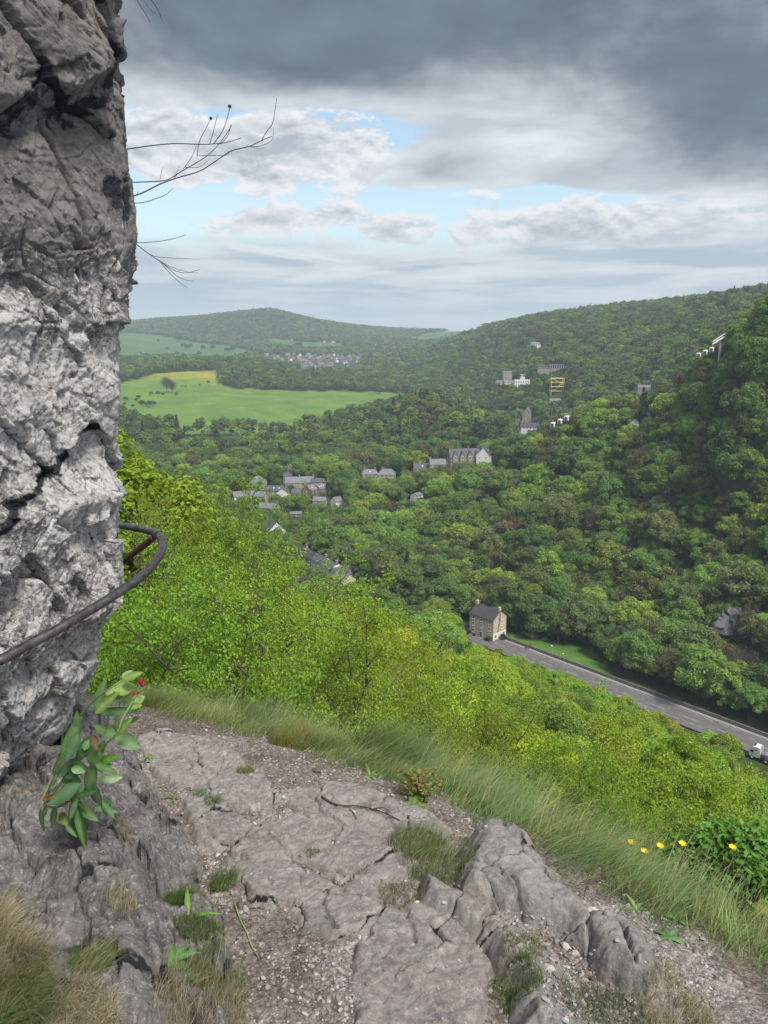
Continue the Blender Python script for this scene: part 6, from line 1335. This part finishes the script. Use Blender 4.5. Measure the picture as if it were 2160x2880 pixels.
tuft(-60,2680,.11,4200,.085,DR,DR2,'big dome of dry straw coloured grass at the lower left',(.12,-.05),.6,'dry_grass',.0022,spread=.8); tuft(0,2810,.12,3600,.085,DR2,DR,'dry brown grass continuing down from the straw dome',(.15,-.08),.5,'dry_grass',.0022,spread=.8); tuft(215,2890,.09,2000,.065,DR,DR2,'dry tuft at the bottom left, right of the green blades',(.2,-.1),.5,'dry_grass',.0020,spread=.8); tuft(10,2880,.10,1500,.13,(.10,.16,.05),GR,'green blades in the bottom left corner',(.3,.0),.1); tuft(250,2720,.05,500,.07,GR,DR,'green and straw tuft above the bottom left dry grass',(.3,.2),.4)

# ---------------------------------------------------------------- LEAFY PLANTS
def leaf_mesh(q, base, d, up, L, Wd, c, droop=.5, n=7, fold=.18):
    base = np.array(tuple(base)); d = np.array(tuple(d), float); d /= np.linalg.norm(d); up = np.array(tuple(up), float); up = up - d * up.dot(d); up /= np.linalg.norm(up); s = np.cross(d, up); v = []
    for i in range(n + 1):
        t = i / n; w_ = Wd * (math.sin(math.pi * min(1, t ** .8 * .97 + .03)) ** .8) * .5 * (1 if t < 1 else 0); ctr = base + d * L * t - up * L * droop * t * t * .5; v += [ctr - s * w_ + up * w_ * fold, ctr, ctr + s * w_ + up * w_ * fold]
    f = []
    for i in range(n): a = i * 3; f += [(a, a + 1, a + 4, a + 3), (a + 1, a + 2, a + 5, a + 4)]
    cv = np.tile(c, (len(v), 1)); cv[1::3] = np.minimum(1, cv[1::3] * np.array((1.9, 1.6, 1.8))); q.add(v, f, 0, cv)
M_BROAD = bpy.data.materials.new('broad_leaf'); M_BROAD.use_nodes = True; t = NT(M_BROAD.node_tree); t.n.clear(); ca = t.new('ShaderNodeAttribute', attribute_name='col').outputs['Color']; co = t.new('ShaderNodeTexCoord').outputs['Object']
c = t.mix(1.0, ca, t.mix(t.ramp(t.noise(co, 45, 4), .3, .7), (.8, .85, .8), (1.15, 1.12, 1.1)), 'MULTIPLY'); d_ = t.new('ShaderNodeBsdfPrincipled', {'Base Color': c, 'Roughness': .42, 'Specular IOR Level': .4}).outputs[0]; tr_ = t.new('ShaderNodeBsdfTranslucent', {'Color': c}).outputs[0]
t.new('ShaderNodeOutputMaterial', {0: t.new('ShaderNodeMixShader', {0: .25, 1: d_, 2: tr_}).outputs[0]})
M_STEM = mat('stem', (.16, .20, .09), .6, .15, 20); M_PINK = mat('crimson_petals', (.30, .012, .045), .6, .3, 60)
Yv = 2.02
def leaf_px(q, a, b_, Ya, Yb, w_, c, droop=.15, upv=None):
    p0, p1 = P(a[0], a[1], Ya), P(b_[0], b_[1], Yb); L = (p1 - p0).length; upv = upv or Vector((rs.uniform(-.3, .3), -.75, .55)); leaf_mesh(q, p0 - O_, (p1 - p0), upv, L, w_ * Yv / FPX, c, droop)
rt = empty('valerian_plant', P(118, 2260, Yv)); tag(rt, 'leafy valerian with crimson flower heads growing out of the cliff crevice', 'plant'); O_ = rt.location.copy()
stems = [[(118,2250),(165,2145),(200,2060),(232,2005),(270,1965),(310,1935),(345,1912)],[(125,2255),(180,2190),(230,2130),(270,2130+0),(300,2090),(330,2060),(345,2020),(372,1975),(385,1945),(392,1925)],[(118,2250),(150,2190),(172,2120),(178,2060),(200,2010)],[(125,2260),(170,2230),(215,2235)],[(125,2262),(190,2180),(240,2120),(268,2150)],[(120,2265),(160,2270),(205,2250),(240,2265)]]
for s in stems:
    q = MB(); pp_ = smooth_line([P(a, b_, Yv + .05 * math.sin(i * .9) - i * .006) - O_ for i, (a, b_) in enumerate(s)], 4); q.tube(pp_, np.linspace(.0042, .0022, len(pp_)), 6); q.build('stem', M_STEM, rt, smooth=True)
DG, MG, LG = (.042, .10, .038), (.07, .145, .045), (.14, .235, .055)
LV = [((175,2145),(228,2000),44,MG),((175,2142),(180,2110),30,DG),((222,2065),(182,2140),44,DG),((222,2062),(214,2000),34,MG),((270,2005),(295,1905),40,MG),((268,2005),(330,1945),34,LG),((270,2005),(400,1995),26,MG),((310,1965),(322,1930),40,LG),((320,1940),(385,1930),44,LG),((318,1965),(345,1915),46,LG),((345,1912),(400,1890),26,LG),((345,1912),(372,1885),26,LG),
      ((262,2070),(206,2150),42,DG),((262,2068),(272,2110),26,(.09,.07,.03)),((325,2070),(395,2105),48,MG),((325,2072),(280,2040),34,MG),((330,2066),(370,2020),26,LG),((328,2066),(330,2020),26,LG),((268,2150),(240,2240),50,MG),((268,2150),(292,2080),34,MG),((268,2148),(330,2125),30,(.08,.2,.03)),((268,2155),(262,2090),30,MG),((282,2195),(345,2185),32,MG),((266,2160),(235,2085),26,MG),
      ((225,2205),(130,2265),46,DG),((230,2200),(170,2180),26,MG),((205,2250),(238,2400),46,(.055,.135,.03)),((205,2252),(238,2395),20,MG),((222,2262),(275,2310),34,MG),((160,2270),(140,2330),32,MG),((115,2275),(120,2345),24,MG),((170,2285),(190,2325),28,(.13,.2,.04)),((185,2320),(215,2355),14,MG),((135,2270),(115,2300),24,MG),((190,2160),(235,2145),22,MG),((215,2240),(270,2225),20,DG),
      ((372,1975),(345,1962),34,LG),((374,1975),(408,1958),34,LG),((365,1990),(398,1983),20,LG),((180,2185),(200,2215),24,MG),((200,2160),(240,2170),26,MG),((236,2110),(250,2080),24,MG),((172,2120),(200,2095),24,MG),((300,2060),(265,2040),26,MG),((340,2040),(395,2015),20,MG)]
for k in range(22):
    a = (rs.uniform(135, 290), rs.uniform(2130, 2290)); th = rs.uniform(-2.2, 1.2); ln = rs.uniform(35, 75); LV.append((a, (a[0] + ln * math.cos(th), a[1] - ln * math.sin(th)), ln * .36, (DG, MG, MG)[k % 3]))
for k, (a, b_, w_, c) in enumerate(LV):
    q = MB(); j = .03 * math.sin(k * 2.3); leaf_px(q, a, b_, Yv - .02 + j, Yv - .03 + j + .03 * math.cos(k * 1.7), w_, c); q.build('leaf', M_BROAD, rt, smooth=True, col=True)
q = MB()
for px, py, r, n in ((396,1915,10,240),(404,1926,7,130),(376,1951,6,60),(388,1948,5,50),(366,1948,4,30)):
    c = np.array(tuple(P(px, py, Yv - .05) - O_)); d = sph(rs, n); leaf_quads(q, c + d * r * Yv / FPX * rs.uniform(.6, 1, (n, 1)), d + .3 * rs.normal(size=(n, 3)), np.full(n, .0038), rs)
q.build('flower_head', M_PINK, rt)
# dead brown leaf base
q = MB(); [leaf_px(q, (120 + k * 6, 2245), (135 + k * 14, 2250 - 8 * (k % 3)), Yv, Yv - .02, 16, (.14, .075, .03)) for k in range(5)]; q.build('dead_leaf', M_BROAD, rt, col=True)
def rosette(px, py, n, L, Wd, col, lab, Yd=None, name='broad_leaved_weed', rise=.5, a0=0.0):
    p = on_surf(px, py, .004); rt = empty(name, p); tag(rt, lab, 'plant')
    for k in range(n):
        th = a0 + 6.283 * k / n + rs.uniform(-.3, .3); q = MB(); d = (math.cos(th), math.sin(th), rise * rs.uniform(.5, 1.4)); leaf_mesh(q, (0, 0, 0), d, (0, 0, 1), L * rs.uniform(.7, 1.15), Wd, np.array(col) * rs.uniform(.8, 1.3), 1.0 + rs.uniform(0, .7)); q.build('leaf', M_BROAD, rt, smooth=True, col=True)
    return rt
rosette(485,2710,9,.085,.026,(.075,.17,.05),'broad leaved weed growing from the rock below the mossy hollow', rise=.35); rosette(530,2590,4,.10,.02,(.11,.2,.04),'thin leaved weed arching over the right of the mossy hollow', rise=1.2)
rosette(1880,2640,8,.055,.016,(.07,.14,.045),'dark dock leaves at the foot of the grass right of the boulder', rise=.5); rosette(1900,2590,6,.05,.014,(.09,.16,.05),'second leafy weed directly above the dock leaves', rise=.9); rosette(1790,2560,6,.05,.013,(.10,.17,.05),'small leafy weed touching the grass above the long cracked rock', rise=.8); rosette(1040,2185,8,.08,.016,(.11,.19,.06),'narrow leaved weed at the top edge of the stick slab', rise=.6); rosette(1165,2265,6,.06,.03,(.10,.18,.04),'little round leaved weed under the reddish bramble', rise=.6); rosette(490,2250,6,.05,.01,(.10,.15,.05),'tiny weed on the rock between cliff and far slab', rise=.6)
rosette(420,2130,5,.04,.012,(.11,.17,.05),'tiny weed at the left corner of the far slab', rise=.5)
# reddish bramble
p = on_surf(1180, 2250); rt = empty('bramble', p); tag(rt, 'small bramble with reddish green leaves between the slabs and the long grass', 'plant'); q = MB(); l = MB()
for k in range(12):
    th = rs.uniform(0, 6.28); e = np.array((math.cos(th) * .08, math.sin(th) * .07 + .02, rs.uniform(.05, .15))); q.tube([(0, 0, -.02), e * .5 + (0, 0, .03), e], [.002, .0015, .001], 4); n = 34; t_ = rs.uniform(.3, 1, (n, 1)); leaf_quads(l, e * t_ + rs.normal(size=(n, 3)) * .02, rs.normal(size=(n, 3)) * .5 + (0, 0, 1), rs.uniform(.012, .026, n), rs, .75, .1, 0, np.array([((.20,.19,.05),(.24,.15,.05),(.13,.21,.04))[i] for i in rs.randint(0, 3, n)]))
q.build('stem', M_STICK, rt); l.build('leaves', M_BLADE, rt, col=True)
# dark leaved shrub and poppies on the right edge
M_YPET = mat('yellow_petals', (.85, .62, .01), .5, .05)
def shrub(px, py, Y, r, n, ls, col, lab):
    p = P(px, py, Y); rt = empty('leafy_shrub', p); tag(rt, lab, 'shrub'); l = MB(); q = MB(); nb = 26
    for k in range(nb):
        d = sph(rs, 1, .6)[0] * np.array((r, r * .8, r * .62)); q.tube([(0, 0, -r * 1.2), d * .4, d], [.006, .003, .0015], 4); m_ = n // nb; t_ = rs.uniform(.45, 1.05, (m_, 1)); leaf_quads(l, d * t_ + rs.normal(size=(m_, 3)) * r * .13, rs.normal(size=(m_, 3)) * .45 + (0, -.2, 1), rs.uniform(.7, 1.3, m_) * ls, rs, .5, .12, 0, np.array(col) * rs.uniform(.7, 1.3, (m_, 1)))
    q.build('stem', M_STICK, rt); l.build('leaves', M_BLADE, rt, col=True); return rt
shrub(2110, 2440, 3.0, .27, 3200, .034, (.10,.22,.03), 'glossy dark green leafy shrub at the right edge behind the poppies'); shrub(1960, 2425, 3.1, .17, 1500, .03, (.11,.22,.035), 'smaller leafy shrub left of the glossy shrub'); shrub(2130, 2600, 2.5, .10, 300, .03, (.22,.22,.05), 'yellowish shrub leaves at the right edge among grass')
for px, py, bx_, by_, lab in ((1776,2377,1785,2470,'yellow poppy furthest left, standing highest over the grass'),(1812,2401,1815,2470,'lowest yellow poppy, right of the furthest left one'),(1857,2387,1852,2480,'yellow poppy in the middle of the row'),(1919,2380,1925,2490,'yellow poppy with open petals, fourth from the left'),(2060,2390,2060,2480,'small yellow poppy in front of the glossy shrub')):
    Yp = 2.75; c = P(px, py, Yp); g_ = P(bx_, by_ + 60, Yp); rt = empty('yellow_poppy', g_); tag(rt, lab, 'flower', 'yellow poppies'); q = MB(); q.tube([(0, 0, 0), tuple((c - g_) * .5 + Vector((.005, 0, 0))), tuple(c - g_)], [.0018, .0015, .0014], 5); q.build('stem', M_STEM, rt)
    q = MB(); cc_ = np.array(tuple(c - g_)); n = 10
    for k in range(4):
        th = k * 1.571 + px * .1; d = np.array((math.cos(th), math.sin(th), .0)); s = np.array((-math.sin(th), math.cos(th), 0)); v = []
        for i in range(4):
            t = i / 3; w_ = .011 * math.sin(.45 + 2.2 * t * .8); r_ = .013 * math.sin(t * 1.5); v += [cc_ + d * r_ - s * w_ + (0, 0, .018 * t), cc_ + d * (r_ + .003) + (0, 0, .016 * t), cc_ + d * r_ + s * w_ + (0, 0, .018 * t)]
        q.add(v, [f for i in range(3) for f in ((i*3, i*3+1, i*3+4, i*3+3), (i*3+1, i*3+2, i*3+5, i*3+4))])
    q.build('petals', M_YPET, rt)
# small white daisies in the grass
# ---------------------------------------------------------------- HAZE
HX = 15500.0
q = MB(); q.box((-13000, -60, -520), (13000, 8700, 330)); hz_ = q.build('haze', M_LAND); tag(hz_, kind='stuff', label='pale blue air between the viewer and the far hills')
hm = bpy.data.materials.new('haze'); hm.use_nodes = True; t = NT(hm.node_tree); t.n.clear()
v = t.new('ShaderNodeVolumePrincipled', {'Color': (.76, .89, 1.0, 1), 'Density': HAZE, 'Anisotropy': 0.0}); o_ = t.n.new('ShaderNodeOutputMaterial'); t.l.new(v.outputs[0], o_.inputs['Volume'])
hz_.data.materials.clear(); hz_.data.materials.append(hm)
